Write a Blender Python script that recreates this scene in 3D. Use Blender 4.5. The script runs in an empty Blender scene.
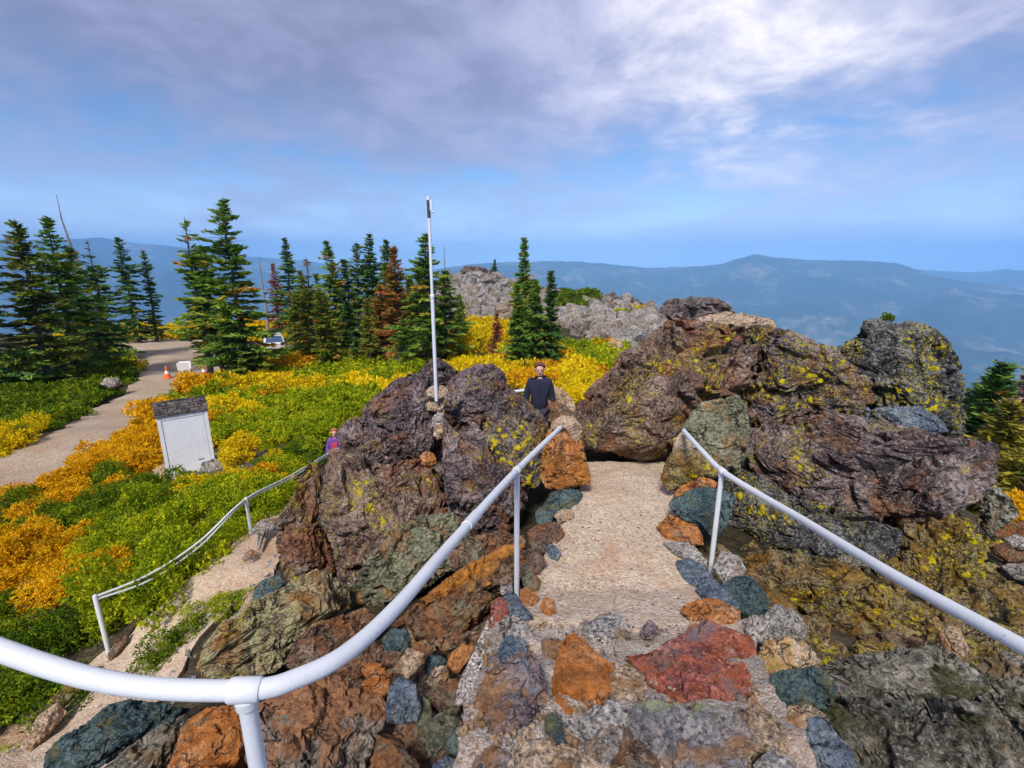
# A rocky mountain lookout path with white pipe rails above autumn shrubs, firs and hazy ridges
HAZE_COL = (.28, .58, 1.0); HAZE_D = 1.05e-4
SUN_EL = 48.0; SUN_AZ = 195.0; SUN_S = 2.5; SUN_ANG = 12.0
WORLD_S = .085; SKY_K = 1.0; SKY_SAT = 1.2; CLOUD_K = 8.6; EXPOSURE = .95
import bpy, bmesh, math, random
import numpy as np
from mathutils import Vector, Matrix
from mathutils.geometry import delaunay_2d_cdt

random.seed(7)
RNG = np.random.default_rng(7)
SC = bpy.context.scene
COL = SC.collection
PITCH = math.radians(14.3)
CP, SP = math.cos(PITCH), math.sin(PITCH)
FPX = 480.0

# ------------------------------------------------------------------ camera (eye at the world origin)
cam_d = bpy.data.cameras.new('camera')
cam_d.sensor_width = 36.0
cam_d.lens = FPX / 1024 * 36.0
cam_d.clip_start = 0.05
cam_d.clip_end = 90000
cam = bpy.data.objects.new('camera', cam_d)
cam.rotation_euler = (math.pi / 2 - PITCH, 0, 0)
COL.objects.link(cam)
SC.camera = cam


def W(px, py, zc):
    """point at depth zc on the sight line of a spot in the photograph"""
    x = (px - 512) / FPX * zc
    y = -(py - 384) / FPX * zc
    return np.array([x, zc * CP + y * SP, -zc * SP + y * CP])


def project(P):
    P = np.asarray(P, float)
    zc = P[..., 1] * CP - P[..., 2] * SP
    yc = P[..., 1] * SP + P[..., 2] * CP
    return 512 + FPX * P[..., 0] / zc, 384 - FPX * yc / zc, zc


def nrm(v):
    v = np.asarray(v, float)
    return v / np.linalg.norm(v)


# ------------------------------------------------------------------ noise
G3 = np.array([(1, 1, 0), (-1, 1, 0), (1, -1, 0), (-1, -1, 0), (1, 0, 1), (-1, 0, 1), (1, 0, -1), (-1, 0, -1),
               (0, 1, 1), (0, -1, 1), (0, 1, -1), (0, -1, -1)], float)


def gnoise(P, seed=0):
    P = np.asarray(P, float)
    I = np.floor(P).astype(np.int64)
    f = P - I
    u = f * f * f * (f * (f * 6 - 15) + 10)
    out = np.zeros(len(P))
    for dx in (0, 1):
        wx = u[:, 0] if dx else 1 - u[:, 0]
        for dy in (0, 1):
            wy = u[:, 1] if dy else 1 - u[:, 1]
            for dz in (0, 1):
                wz = u[:, 2] if dz else 1 - u[:, 2]
                h = ((I[:, 0] + dx) * 73856093) ^ ((I[:, 1] + dy) * 19349663) ^ ((I[:, 2] + dz) * 83492791) ^ (seed * 2654435)
                h = (h ^ (h >> 13)) * 1274126177 & 0x7fffffff
                h = (h ^ (h >> 16)) % 12
                g = G3[h]
                out += wx * wy * wz * (g[:, 0] * (f[:, 0] - dx) + g[:, 1] * (f[:, 1] - dy) + g[:, 2] * (f[:, 2] - dz))
    return out


def fbm(P, octaves=4, seed=0, gain=.5, ridged=False):
    out = np.zeros(len(P)); a = 1.0; k = 1.0
    for o in range(octaves):
        n = gnoise(P * k + o * 17.3, seed + o)
        out += a * ((1 - 2 * np.abs(n)) - .5 if ridged else n)
        a *= gain; k *= 2.03
    return out


def worley(P, seed=0):
    """nearest and second nearest feature distance, offset to the nearest feature, three numbers per cell"""
    P = np.asarray(P, float); I = np.floor(P).astype(np.int64)
    f1 = np.full(len(P), 9.0); f2 = np.full(len(P), 9.0); off = np.zeros((len(P), 3)); rid = np.zeros((len(P), 3))
    for dx in (-1, 0, 1):
        for dy in (-1, 0, 1):
            for dz in (-1, 0, 1):
                c = I + np.array([dx, dy, dz])
                h = (c[:, 0] * 73856093) ^ (c[:, 1] * 19349663) ^ (c[:, 2] * 83492791) ^ (seed * 7919 + 13)
                r = []
                for k in range(6):
                    h = (h * 1103515245 + 12345 + k) & 0x7fffffff
                    r.append(((h >> 7) & 0xffff) / 65535.0)
                v = c + np.stack(r[:3], 1) - P
                d = np.sqrt((v * v).sum(1))
                n = d < f1
                f2 = np.where(n, f1, np.minimum(f2, d))
                f1 = np.where(n, d, f1)
                off[n] = v[n]; rid[n] = np.stack(r[3:], 1)[n]
    return f1, f2, off, rid


# ------------------------------------------------------------------ mesh + tagging helpers
def tag(o, label=None, cat=None, group=None, kind=None):
    if label: o['label'] = label
    if cat: o['category'] = cat
    if group: o['group'] = group
    if kind: o['kind'] = kind
    return o


def mesh_np(name, V, F, mat=None, smooth=False, tint=None):
    """F: (n,3) or (n,4) index array"""
    V = np.asarray(V, np.float32); F = np.asarray(F, np.int32)
    me = bpy.data.meshes.new(name)
    n, k = F.shape
    me.vertices.add(len(V)); me.vertices.foreach_set('co', V.ravel())
    me.loops.add(n * k); me.loops.foreach_set('vertex_index', F.ravel())
    me.polygons.add(n)
    me.polygons.foreach_set('loop_start', np.arange(0, n * k, k, dtype=np.int32))
    me.polygons.foreach_set('use_smooth', np.full(n, smooth))
    if tint is not None:
        at = me.attributes.new('tint', 'FLOAT', 'POINT')
        at.data.foreach_set('value', np.asarray(tint, np.float32))
    me.update(calc_edges=True)
    if mat: me.materials.append(mat)
    return me


def link(name, me, loc=(0, 0, 0), parent=None, rot=None):
    o = bpy.data.objects.new(name, me)
    COL.objects.link(o)
    o.location = loc
    if rot is not None: o.rotation_euler = rot
    if parent: o.parent = parent
    return o


def empty(name, loc, rz=0):
    o = bpy.data.objects.new(name, None)
    COL.objects.link(o)
    o.empty_display_size = .1
    o.location = loc; o.rotation_euler = (0, 0, rz)
    return o


class MB:
    """collects boxes, tubes and lathes in one bmesh"""
    def __init__(s): s.bm = bmesh.new()

    def box(s, c, size, M=None, bev=0.0):
        r = bmesh.ops.create_cube(s.bm, size=1.0)
        vs = r['verts']
        bmesh.ops.scale(s.bm, vec=size, verts=vs)
        if bev:
            es = list({e for v in vs for e in v.link_edges})
            b = bmesh.ops.bevel(s.bm, geom=es, offset=bev, segments=2, affect='EDGES', profile=.7)
            vs = list({v for f in b['faces'] for v in f.verts} | {v for v in vs if v.is_valid})
        m = Matrix.Translation(c)
        if M is not None: m = m @ M.to_4x4()
        bmesh.ops.transform(s.bm, matrix=m, verts=vs)
        return s

    def tube(s, pts, rad, seg=14, cap=True):
        pts = [Vector(p) for p in pts]
        rs = rad if isinstance(rad, (list, tuple)) else [rad] * len(pts)
        rings = []; up = None
        for i, p in enumerate(pts):
            t = (pts[min(i + 1, len(pts) - 1)] - pts[max(i - 1, 0)]).normalized()
            if up is None:
                up = t.orthogonal().normalized()
            a = (up - t * up.dot(t)).normalized(); up = a
            b = t.cross(a)
            rings.append([s.bm.verts.new(p + (a * math.cos(k * 2 * math.pi / seg) + b * math.sin(k * 2 * math.pi / seg)) * rs[i]) for k in range(seg)])
        for r0, r1 in zip(rings, rings[1:]):
            for k in range(seg):
                s.bm.faces.new((r0[k], r0[(k + 1) % seg], r1[(k + 1) % seg], r1[k]))
        if cap:
            s.bm.faces.new(rings[0][::-1]); s.bm.faces.new(rings[-1])
        return s

    def lathe(s, prof, c=(0, 0, 0), seg=20):
        rings = [[s.bm.verts.new((c[0] + r * math.cos(k * 2 * math.pi / seg), c[1] + r * math.sin(k * 2 * math.pi / seg), c[2] + z)) for k in range(seg)] for r, z in prof]
        for r0, r1 in zip(rings, rings[1:]):
            for k in range(seg):
                s.bm.faces.new((r0[k], r0[(k + 1) % seg], r1[(k + 1) % seg], r1[k]))
        s.bm.faces.new(rings[0][::-1]); s.bm.faces.new(rings[-1])
        return s

    def poly(s, pts):
        s.bm.faces.new([s.bm.verts.new(p) for p in pts]); return s

    def done(s, name, mat, parent=None, loc=(0, 0, 0), smooth=True):
        bmesh.ops.recalc_face_normals(s.bm, faces=s.bm.faces)
        me = bpy.data.meshes.new(name); s.bm.to_mesh(me); s.bm.free()
        me.materials.append(mat)
        if smooth:
            me.shade_smooth()
            me.set_sharp_from_angle(angle=math.radians(40))
        return link(name, me, loc, parent)


def spline(pts, n=10):
    """Catmull-Rom through points"""
    P = [np.array(p, float) for p in pts]
    P = [2 * P[0] - P[1]] + P + [2 * P[-1] - P[-2]]
    out = []
    for i in range(1, len(P) - 2):
        for k in range(n):
            t = k / n
            a, b, c, d = P[i - 1], P[i], P[i + 1], P[i + 2]
            out.append(.5 * ((2 * b) + (-a + c) * t + (2 * a - 5 * b + 4 * c - d) * t * t + (-a + 3 * b - 3 * c + d) * t ** 3))
    out.append(P[-2])
    return out


# ------------------------------------------------------------------ materials
class NT:
    def __init__(s, name):
        s.m = bpy.data.materials.new(name); s.m.use_nodes = True
        s.t = s.m.node_tree; s.t.nodes.clear()

    def n(s, typ, outs=None, _props=None, **inp):
        nd = s.t.nodes.new(typ)
        for k, v in (_props or {}).items(): setattr(nd, k, v)
        for k, v in inp.items():
            key = int(k[1:]) if k[0] == 'i' and k[1:].isdigit() else k.replace('_', ' ')
            sk = nd.inputs[key]
            if isinstance(v, bpy.types.NodeSocket): s.t.links.new(v, sk)
            else: sk.default_value = v
        return nd

    def math(s, op, a, b=0.0, c=None, clamp=False):
        kw = dict(i0=a, i1=b)
        if c is not None: kw['i2'] = c
        return s.n('ShaderNodeMath', _props={'operation': op, 'use_clamp': clamp}, **kw).outputs[0]

    def noise(s, co, scale, detail=4, rough=.55, dist=0.0):
        return s.n('ShaderNodeTexNoise', Vector=co, Scale=scale, Detail=detail, Roughness=rough, Distortion=dist).outputs[0]

    def vor(s, co, scale, feature='F1', out=0, rnd=1.0):
        return s.n('ShaderNodeTexVoronoi', _props={'feature': feature}, Vector=co, Scale=scale, Randomness=rnd).outputs[out]

    def step(s, v, lo, hi):
        return s.n('ShaderNodeMapRange', _props={'interpolation_type': 'SMOOTHSTEP'}, Value=v, From_Min=lo, From_Max=hi).outputs[0]

    def mix(s, f, a, b, mode='MIX'):
        nd = s.t.nodes.new('ShaderNodeMix'); nd.data_type = 'RGBA'; nd.blend_type = mode
        for i, v in ((0, f), (6, a), (7, b)):
            if isinstance(v, bpy.types.NodeSocket): s.t.links.new(v, nd.inputs[i])
            else: nd.inputs[i].default_value = (*v, 1) if i and len(v) == 3 else v
        return nd.outputs[2]

    def ramp(s, v, stops):
        nd = s.n('ShaderNodeValToRGB', Fac=v); cr = nd.color_ramp
        while len(cr.elements) > 1: cr.elements.remove(cr.elements[-1])
        for i, (p, c) in enumerate(stops):
            e = cr.elements[0] if i == 0 else cr.elements.new(p)
            e.position = p; e.color = (*c, 1)
        return nd.outputs[0]

    def bump(s, h, strength, dist, nrm_=None):
        kw = dict(Height=h, Strength=strength, Distance=dist)
        if nrm_ is not None: kw['Normal'] = nrm_
        return s.n('ShaderNodeBump', **kw).outputs[0]

    def out(s, color, rough=.8, normal=None, metal=0.0, spec=.3, **kw):
        inp = dict(Base_Color=color if isinstance(color, bpy.types.NodeSocket) else (*color, 1), Roughness=rough, Metallic=metal)
        inp['Specular_IOR_Level'] = spec
        if normal is not None: inp['Normal'] = normal
        b = s.n('ShaderNodeBsdfPrincipled', **inp, **kw)
        o = s.n('ShaderNodeOutputMaterial', Surface=b.outputs[0])
        return s.m


def sat(c, k=1.0): return tuple(c)


def rock_mat(name, d, m, l, rust=None, crust=None, lichen=None, band=None, cracks=.5, sc=1.0, bump=1.0, moss=None, pits=True, veins=None, speck=.35, fleck=.75):
    """d/m/l: dark, middle, light colours.  rust / crust / moss: (colour, amount 0..1, scale)  lichen: (colour, amount)
    band: (direction, from, to, colour, strength)"""
    t = NT(name)
    tc = t.n('ShaderNodeTexCoord').outputs['Object']
    rnd = t.n('ShaderNodeObjectInfo').outputs['Random']
    off = t.n('ShaderNodeCombineXYZ', X=t.math('MULTIPLY', rnd, 37.0), Y=t.math('MULTIPLY', rnd, 91.0), Z=t.math('MULTIPLY', rnd, 53.0)).outputs[0]
    co = t.n('ShaderNodeVectorMath', _props={'operation': 'ADD'}, i0=tc, i1=off).outputs[0]
    n1 = t.noise(co, 2.1 * sc, 7, .62, .6)
    n2 = t.noise(co, 11 * sc, 9, .74)
    n3 = t.noise(co, 55 * sc, 6, .75)
    big = t.math('ADD', t.math('MULTIPLY', n1, .55), t.math('MULTIPLY', n2, .45))
    col = t.ramp(big, [(.37, d), (.49, tuple(x * 1.12 for x in m)), (.63, l)])
    # grain
    cell = t.n('ShaderNodeTexVoronoi', Vector=co, Scale=48 * sc)
    rv = t.n('ShaderNodeSeparateColor', Color=cell.outputs['Color']).outputs[0]
    g = t.math('ADD', t.math('MULTIPLY', rv, .95), t.math('MULTIPLY', n3, .9))
    col = t.mix(speck * 1.8 if speck * 1.8 < 1 else 1.0, col, t.mix(1.0, col, t.ramp(g, [(.35, (.3, .3, .32)), (.85, (1.0, 1.0, 1.0)), (1.25, (2.0, 1.9, 1.85))]), 'MULTIPLY'))
    pit = t.math('SUBTRACT', 1.0, t.step(t.noise(co, 25 * sc, 5, .7), .38, .46))
    col = t.mix(t.math('MULTIPLY', pit, .8), col, tuple(x * .45 for x in d))
    co2 = t.n('ShaderNodeVectorMath', _props={'operation': 'ADD'}, i0=co, i1=(5.3, 2.1, 8.7)).outputs[0]
    flk = t.step(t.noise(co2, 38 * sc, 5, .78), .545, .60)
    col = t.mix(t.math('MULTIPLY', flk, fleck), col, tuple(min(.85, x * 1.35) for x in l))
    if rust:
        c, amt, s_ = rust
        r1 = t.noise(co, s_ * sc, 8, .68, 1.2)
        f = t.step(r1, .62 - amt * .35, .72 - amt * .3)
        rc = t.mix(t.step(n2, .35, .65), tuple(x * .55 for x in c), tuple(min(1, x * 1.35) for x in c))
        col = t.mix(t.math('MULTIPLY', f, .7), col, rc)
    if band:
        dr, a, b, c, k = band
        dp = t.n('ShaderNodeVectorMath', _props={'operation': 'DOT_PRODUCT'}, i0=tc, i1=dr).outputs['Value']
        wob = t.math('ADD', dp, t.math('MULTIPLY', t.math('SUBTRACT', t.noise(co, 6 * sc, 6, .7), .5), (b - a) * 2.5 + .12))
        f = t.step(wob, a, b)
        bc = t.mix(t.step(n2, .35, .65), tuple(x * .5 for x in c), tuple(min(1, x * 1.4) for x in c))
        col = t.mix(t.math('MULTIPLY', f, k), col, bc)
    if veins:
        vn = t.math('ABSOLUTE', t.math('SUBTRACT', t.noise(co, 1.3 * sc, 3, .5, 2.0), .5))
        col = t.mix(t.math('MULTIPLY', t.math('SUBTRACT', 1.0, t.step(vn, .002, .012)), .7), col, veins)
    if crust:
        c, amt, s_ = crust
        k1 = t.math('ADD', t.math('MULTIPLY', t.noise(co, s_ * sc, 5, .6), .6), t.math('MULTIPLY', n3, .4))
        f = t.step(k1, .62 - amt * .25, .66 - amt * .2)
        col = t.mix(t.math('MULTIPLY', f, .75), col, c)
    # joints and cracks
    warp = t.n('ShaderNodeVectorMath', _props={'operation': 'MULTIPLY_ADD'}, i0=t.n('ShaderNodeTexNoise', Vector=co, Scale=3.5 * sc, Detail=4.0).outputs['Color'], i1=(.55 / sc,) * 3, i2=co).outputs[0]
    ce = t.vor(warp, 1.5 * sc, 'DISTANCE_TO_EDGE')
    crk = t.math('SUBTRACT', 1.0, t.step(ce, .0, .022))
    gate = t.step(t.noise(co, 1.7 * sc, 2), .43, .53)
    crk = t.math('MULTIPLY', crk, gate)
    if cracks: col = t.mix(t.math('MULTIPLY', crk, cracks), col, (.018, .015, .014))
    if moss:
        c, amt, s_ = moss
        f = t.step(t.noise(co, s_ * sc, 7, .65, .6), .66 - amt * .32, .72 - amt * .25)
        col = t.mix(t.math('MULTIPLY', f, .9), col, t.mix(n3, tuple(x * .5 for x in c), tuple(x * 1.6 for x in c)))
    lic_h = None
    if lichen:
        c, amt = lichen
        wob = t.n('ShaderNodeTexNoise', Vector=co, Scale=9.0 * sc, Detail=5.0, Roughness=.7).outputs['Color']
        cl_ = t.n('ShaderNodeVectorMath', _props={'operation': 'MULTIPLY_ADD'}, i0=wob, i1=(.16 / sc,) * 3, i2=co).outputs[0]
        vd = t.vor(cl_, 9.5 * sc, 'F1')
        spots = t.math('SUBTRACT', 1.0, t.step(t.math('ADD', vd, t.math('MULTIPLY', n3, .45)), .50, .60))
        vd2 = t.vor(cl_, 30 * sc, 'F1')
        spots2 = t.math('SUBTRACT', 1.0, t.step(t.math('ADD', vd2, t.math('MULTIPLY', n3, .45)), .52, .62))
        rg = t.noise(co, 1.9 * sc, 4, .6)
        f1 = t.math('MULTIPLY', spots, t.step(rg, .68 - amt * .3, .74 - amt * .3))
        f2 = t.math('MULTIPLY', spots2, t.step(rg, .60 - amt * .3, .70 - amt * .3))
        lic_h = t.math('MAXIMUM', f1, t.math('MULTIPLY', f2, .8))
        col = t.mix(lic_h, col, t.mix(t.step(n3, .35, .7), tuple(x * .6 for x in c), c))
    # relief
    h = t.math('ADD', t.math('MULTIPLY', n2, 1.0), t.math('MULTIPLY', n3, .28))
    if pits:
        pv = t.vor(co, 20 * sc, 'SMOOTH_F1')
        h = t.math('ADD', h, t.math('MULTIPLY', t.step(pv, .05, .5), .4))
    h = t.math('SUBTRACT', h, t.math('MULTIPLY', crk, .9))
    if lic_h is not None: h = t.math('ADD', h, t.math('MULTIPLY', lic_h, .12))
    nm = t.bump(h, 1.0, .095 / sc * bump)
    return t.out(col, .88, nm, spec=.25)


YEL = (.95, .76, .012)
ROCK = {}
ROCK['purple'] = rock_mat('purple_brown_rock', (.022, .017, .02), (.092, .066, .07), (.40, .32, .31), rust=((.31, .13, .06), .34, 1.6), crust=((.40, .38, .32), .1, 7), lichen=(YEL, .2))
ROCK['purple_lichen'] = rock_mat('purple_rock_with_yellow_lichen', (.02, .017, .02), (.085, .066, .07), (.36, .30, .30), rust=((.30, .13, .04), .42, 1.4), crust=((.44, .44, .30), .18, 7), lichen=(YEL, .66))
ROCK['slab'] = rock_mat('red_brown_slab_rock', (.03, .021, .018), (.125, .078, .058), (.42, .33, .27), rust=((.32, .12, .05), .42, 1.2), crust=((.38, .36, .24), .15, 6), lichen=(YEL, .40), veins=(.42, .26, .14))
ROCK['black_lichen'] = rock_mat('black_rock_with_lichen', (.012, .013, .015), (.05, .048, .05), (.32, .32, .30), crust=((.46, .46, .34), .25, 6.5), lichen=(YEL, .55))
ROCK['mottled'] = rock_mat('mottled_pink_grey_rock', (.028, .022, .024), (.115, .083, .08), (.46, .38, .36), rust=((.36, .17, .08), .3, 2.2), crust=((.42, .42, .36), .16, 7), lichen=(YEL, .3), cracks=.9)
ROCK['red'] = rock_mat('brick_red_rock', (.10, .03, .028), (.36, .10, .075), (.52, .28, .22), rust=((.50, .14, .05), .5, 2.5), crust=((.22, .20, .22), .45, 3), sc=1.7, pits=False)
ROCK['orange'] = rock_mat('orange_rust_rock', (.11, .05, .022), (.46, .19, .06), (.64, .42, .25), rust=((.62, .20, .03), .65, 2.2), crust=((.30, .27, .20), .25, 4), sc=1.5, pits=False)
ROCK['orange_vein'] = rock_mat('orange_rock_with_pale_veins', (.12, .05, .025), (.40, .15, .045), (.55, .30, .14), rust=((.58, .22, .03), .7, 2.0), crust=((.40, .34, .24), .2, 4), veins=(.70, .45, .18), sc=1.2, pits=False)
ROCK['teal'] = rock_mat('dark_teal_rock', (.014, .025, .032), (.05, .085, .095), (.17, .25, .24), crust=((.24, .30, .24), .25, 4), rust=((.20, .17, .06), .25, 2), sc=1.6, pits=False, speck=.25)
ROCK['teal_big'] = rock_mat('green_grey_rock_with_orange_top', (.035, .035, .025), (.15, .15, .095), (.34, .33, .22), rust=((.46, .18, .04), .28, 1.5), crust=((.34, .36, .24), .3, 5), sc=1.0, cracks=.8)
ROCK['blue'] = rock_mat('slate_blue_rock', (.03, .045, .07), (.11, .15, .20), (.32, .36, .40), rust=((.30, .19, .07), .2, 2.2), crust=((.38, .40, .38), .2, 5), sc=1.7, pits=False, speck=.25)
ROCK['tan'] = rock_mat('tan_rock', (.16, .11, .065), (.40, .29, .19), (.58, .47, .36), rust=((.46, .22, .07), .4, 2), sc=1.7, cracks=.3)
ROCK['grey'] = rock_mat('speckled_grey_rock', (.10, .095, .09), (.27, .255, .24), (.50, .48, .45), rust=((.36, .21, .10), .3, 2), sc=1.7, speck=.5)
ROCK['brown'] = rock_mat('dark_brown_rock', (.035, .022, .016), (.14, .09, .06), (.33, .24, .17), rust=((.38, .15, .05), .45, 2), crust=((.34, .31, .22), .3, 4), sc=1.5)
ROCK['purplish_small'] = rock_mat('purple_blue_rock_with_orange_edge', (.07, .055, .07), (.22, .17, .18), (.42, .38, .38), rust=((.50, .23, .05), .45, 1.8), crust=((.30, .40, .50), .2, 4), sc=1.5, pits=False)
ROCK['ochre'] = rock_mat('ochre_rock_with_yellow_lichen', (.012, .009, .006), (.115, .08, .036), (.46, .36, .20), rust=((.34, .17, .025), .42, 1.8), crust=((.40, .38, .22), .3, 5), lichen=(YEL, .46), sc=1.1)
ROCK['olive'] = rock_mat('olive_mossy_rock', (.025, .024, .02), (.165, .152, .118), (.46, .43, .37), rust=((.34, .21, .09), .28, 1.8), moss=((.075, .08, .02), .36, 2.4), crust=((.36, .36, .28), .3, 5), sc=1.3)
ROCK['pale_lichen'] = rock_mat('dark_rock_with_pale_green_crust', (.05, .04, .03), (.17, .135, .085), (.46, .40, .26), rust=((.50, .22, .05), .5, 1.5), crust=((.62, .58, .32), .55, 5), lichen=((.72, .62, .10), .3), sc=1.2)
ROCK['cream'] = rock_mat('cream_orange_rock', (.22, .13, .06), (.52, .36, .20), (.74, .64, .50), rust=((.62, .34, .10), .6, 2.4), crust=((.74, .76, .80), .25, 3), lichen=(YEL, .2), sc=1.7, pits=False)
ROCK['block'] = rock_mat('grey_block_with_rusty_top', (.06, .055, .05), (.21, .18, .15), (.40, .35, .30), rust=((.48, .17, .05), .30, 1.6), crust=((.32, .34, .26), .25, 4), band=((0.1, .1, 1.0), .05, .14, (.50, .22, .09), .85), sc=1.3)
ROCK['edge'] = rock_mat('dark_slab_with_orange_edge', (.03, .02, .015), (.13, .075, .045), (.32, .22, .14), rust=((.36, .14, .04), .5, 2), band=((-.25, -.2, 1.0), .10, .15, (.60, .24, .04), .9), crust=((.34, .33, .22), .25, 4), sc=1.2)
ROCK['banded'] = rock_mat('blue_grey_rock_with_pale_green_band', (.07, .07, .085), (.20, .195, .21), (.38, .36, .35), rust=((.48, .23, .08), .35, 2), band=((0, .6, .8), .05, .07, (.36, .40, .22), .9), sc=1.6, pits=False)
ROCK['talus'] = rock_mat('grey_talus_rock', (.05, .047, .045), (.165, .152, .14), (.36, .335, .31), rust=((.24, .16, .10), .35, .5), crust=((.40, .41, .35), .2, 2), sc=.45, cracks=.2, fleck=.25, bump=.35)
ROCK['far_dark'] = rock_mat('dark_ridge_rock', (.03, .024, .024), (.10, .08, .075), (.25, .20, .18), rust=((.24, .13, .08), .4, .4), sc=.4, bump=.55)
ROCK['mortar'] = rock_mat('pebbly_mortar', (.25, .21, .19), (.42, .37, .34), (.60, .55, .52), sc=2.2, cracks=0, speck=.55)
ROCK['cap'] = rock_mat('sandy_concrete', (.32, .22, .14), (.48, .35, .24), (.58, .46, .34), sc=2.0, cracks=.15, speck=.15, fleck=.1)


def sand_mat(name, a, b, c, sc=1.0, peb=.5, stain=None):
    t = NT(name)
    co = t.n('ShaderNodeTexCoord').outputs['Object']
    n1 = t.noise(co, 1.4 * sc, 6, .6, .4); n2 = t.noise(co, 30 * sc, 6, .7)
    col = t.ramp(t.math('ADD', t.math('MULTIPLY', n1, .6), t.math('MULTIPLY', n2, .4)), [(.36, a), (.5, b), (.64, c)])
    cell = t.n('ShaderNodeTexVoronoi', Vector=co, Scale=62 * sc)
    rv = t.n('ShaderNodeSeparateColor', Color=cell.outputs['Color'])
    pc = t.ramp(rv.outputs[0], [(.0, (.10, .07, .055)), (.16, (.34, .22, .14)), (.3, b), (.75, c), (1.0, (.80, .74, .66))])
    col = t.mix(peb, col, pc)
    dark = t.math('MULTIPLY', t.step(t.noise(co, 120 * sc, 3, .6), .60, .68), .55)
    col = t.mix(dark, col, (.13, .09, .07))
    if stain:
        col = t.mix(t.math('MULTIPLY', t.step(t.noise(co, .9, 5, .6, .8), .5, .66), .55), col, stain)
    h = t.math('ADD', t.math('MULTIPLY', cell.outputs['Distance'], -.6), t.math('MULTIPLY', n2, .8))
    return t.out(col, .93, t.bump(h, .7, .016 / sc), spec=.15)


M_PATH = sand_mat('coarse_sandy_path', (.34, .235, .155), (.48, .365, .26), (.60, .49, .38), 1.0, .5, (.42, .24, .14))
M_MORTAR = sand_mat('rubble_mortar', (.17, .13, .105), (.33, .26, .21), (.52, .44, .37), 1.7, .6, (.32, .22, .16))
M_LOWPATH = sand_mat('pinkish_concrete_walk', (.36, .25, .165), (.52, .39, .275), (.62, .50, .38), .8, .3, (.36, .18, .09))
M_ROAD = sand_mat('gravel_road', (.26, .19, .13), (.38, .29, .205), (.47, .385, .29), .5, .3, (.36, .22, .13))


def ground_mat():
    t = NT('mountain_soil')
    co = t.n('ShaderNodeTexCoord').outputs['Object']
    n1 = t.noise(co, .35, 8, .65); n2 = t.noise(co, 9, 8, .75)
    col = t.ramp(t.math('ADD', t.math('MULTIPLY', n1, .5), t.math('MULTIPLY', n2, .5)),
                 [(.36, (.02, .02, .010)), (.5, (.06, .048, .028)), (.62, (.14, .11, .07))])
    pv = t.vor(co, 16)
    return t.out(col, .95, t.bump(t.math('ADD', n2, t.math('MULTIPLY', pv, -.6)), .9, .06), spec=.1)


M_GROUND = ground_mat()


def plain(name, c, rough=.6, bump=None, metal=0.0, wear=None, spec=.4):
    t = NT(name)
    co = t.n('ShaderNodeTexCoord').outputs['Object']
    n = t.noise(co, 9, 7, .65)
    col = t.mix(n, tuple(x * .86 for x in c), tuple(min(1, x * 1.1) for x in c))
    if wear:
        wc, amt, s_ = wear
        w = t.step(t.noise(co, s_, 9, .72), .74 - amt * .25, .77 - amt * .22)
        col = t.mix(w, col, wc)
    if wear:   # grime in large soft patches
        col = t.mix(t.math('MULTIPLY', t.step(t.noise(co, 3.2, 6, .7), .48, .75), .38), col, tuple(x * .62 + y * .15 for x, y in zip(c, wear[0])))
    nm = t.bump(t.noise(co, bump[0], 4, .6), .5, bump[1]) if bump else None
    return t.out(col, rough, nm, metal, spec)


M_PIPE = plain('white_pipe_paint', (.64, .655, .67), .5, (70, .002), wear=((.33, .24, .18), .42, 34))
M_POLE = plain('grey_white_pole', (.66, .68, .72), .45, wear=((.30, .30, .32), .35, 30))
M_DARKMETAL = plain('dark_steel', (.07, .075, .085), .4, metal=.4)
M_WHITEWOOD = plain('white_painted_boards', (.80, .82, .86), .6, (14, .006), wear=((.30, .24, .19), .22, 13))
M_ROPE = plain('pale_rail_paint', (.62, .66, .64), .6)
# ------------------------------------------------------------------ the lie of the land
CTRL_PX = [  # (column, row, depth) of bare ground read off the photograph
    (440, 640, 3.9), (400, 690, 3.1), (310, 740, 2.8), (130, 760, 3.2), (270, 640, 4.5), (200, 570, 5.3), (250, 540, 5.9), (130, 660, 4.6),
    (50, 740, 3.9), (95, 650, 4.9), (20, 620, 5.6), (0, 560, 7.4), (-200, 640, 6.0), (-300, 520, 10),
    (600, 640, 3.1), (600, 560, 4.2), (600, 480, 5.7), (600, 740, 2.2), (480, 740, 2.4), (520, 640, 3.2), (700, 640, 3.2), (760, 740, 2.3),
    (450, 500, 6.5), (420, 440, 8.5), (800, 500, 6), (800, 430, 8), (960, 520, 6.5), (1010, 560, 5.5), (900, 640, 3.7), (900, 740, 2.5), (1100, 640, 4), (1200, 560, 6),
    (180, 480, 11.5), (240, 455, 12.5), (60, 520, 9.5), (0, 500, 10.5), (300, 450, 11), (280, 500, 7.4), (300, 505, 7.0), (350, 420, 14), (300, 400, 22), (100, 430, 16), (60, 450, 14), (0, 480, 12.2),
    (150, 370, 32), (110, 400, 24), (0, 400, 26), (40, 380, 30), (230, 385, 27), (380, 370, 33), (187, 373, 37), (180, 350, 45), (120, 345, 50), (90, 335, 60),
    (270, 348, 48), (300, 335, 58), (350, 338, 58), (420, 345, 50), (480, 350, 45), (540, 375, 28), (600, 365, 32), (560, 400, 16), (480, 365, 36), (545, 425, 8.5),
    (-150, 400, 26), (-150, 350, 60), (-300, 430, 20),
    (334, 492, 9.3), (312, 486, 8.5), (345, 496, 9.0), (600, 345, 46), (660, 330, 50), (500, 335, 60), (470, 272, 85), (430, 284, 85), (500, 278, 85), (545, 288, 80), (560, 302, 72), (600, 300, 72), (640, 306, 66), (690, 306, 75), (730, 314, 72),
]
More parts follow.
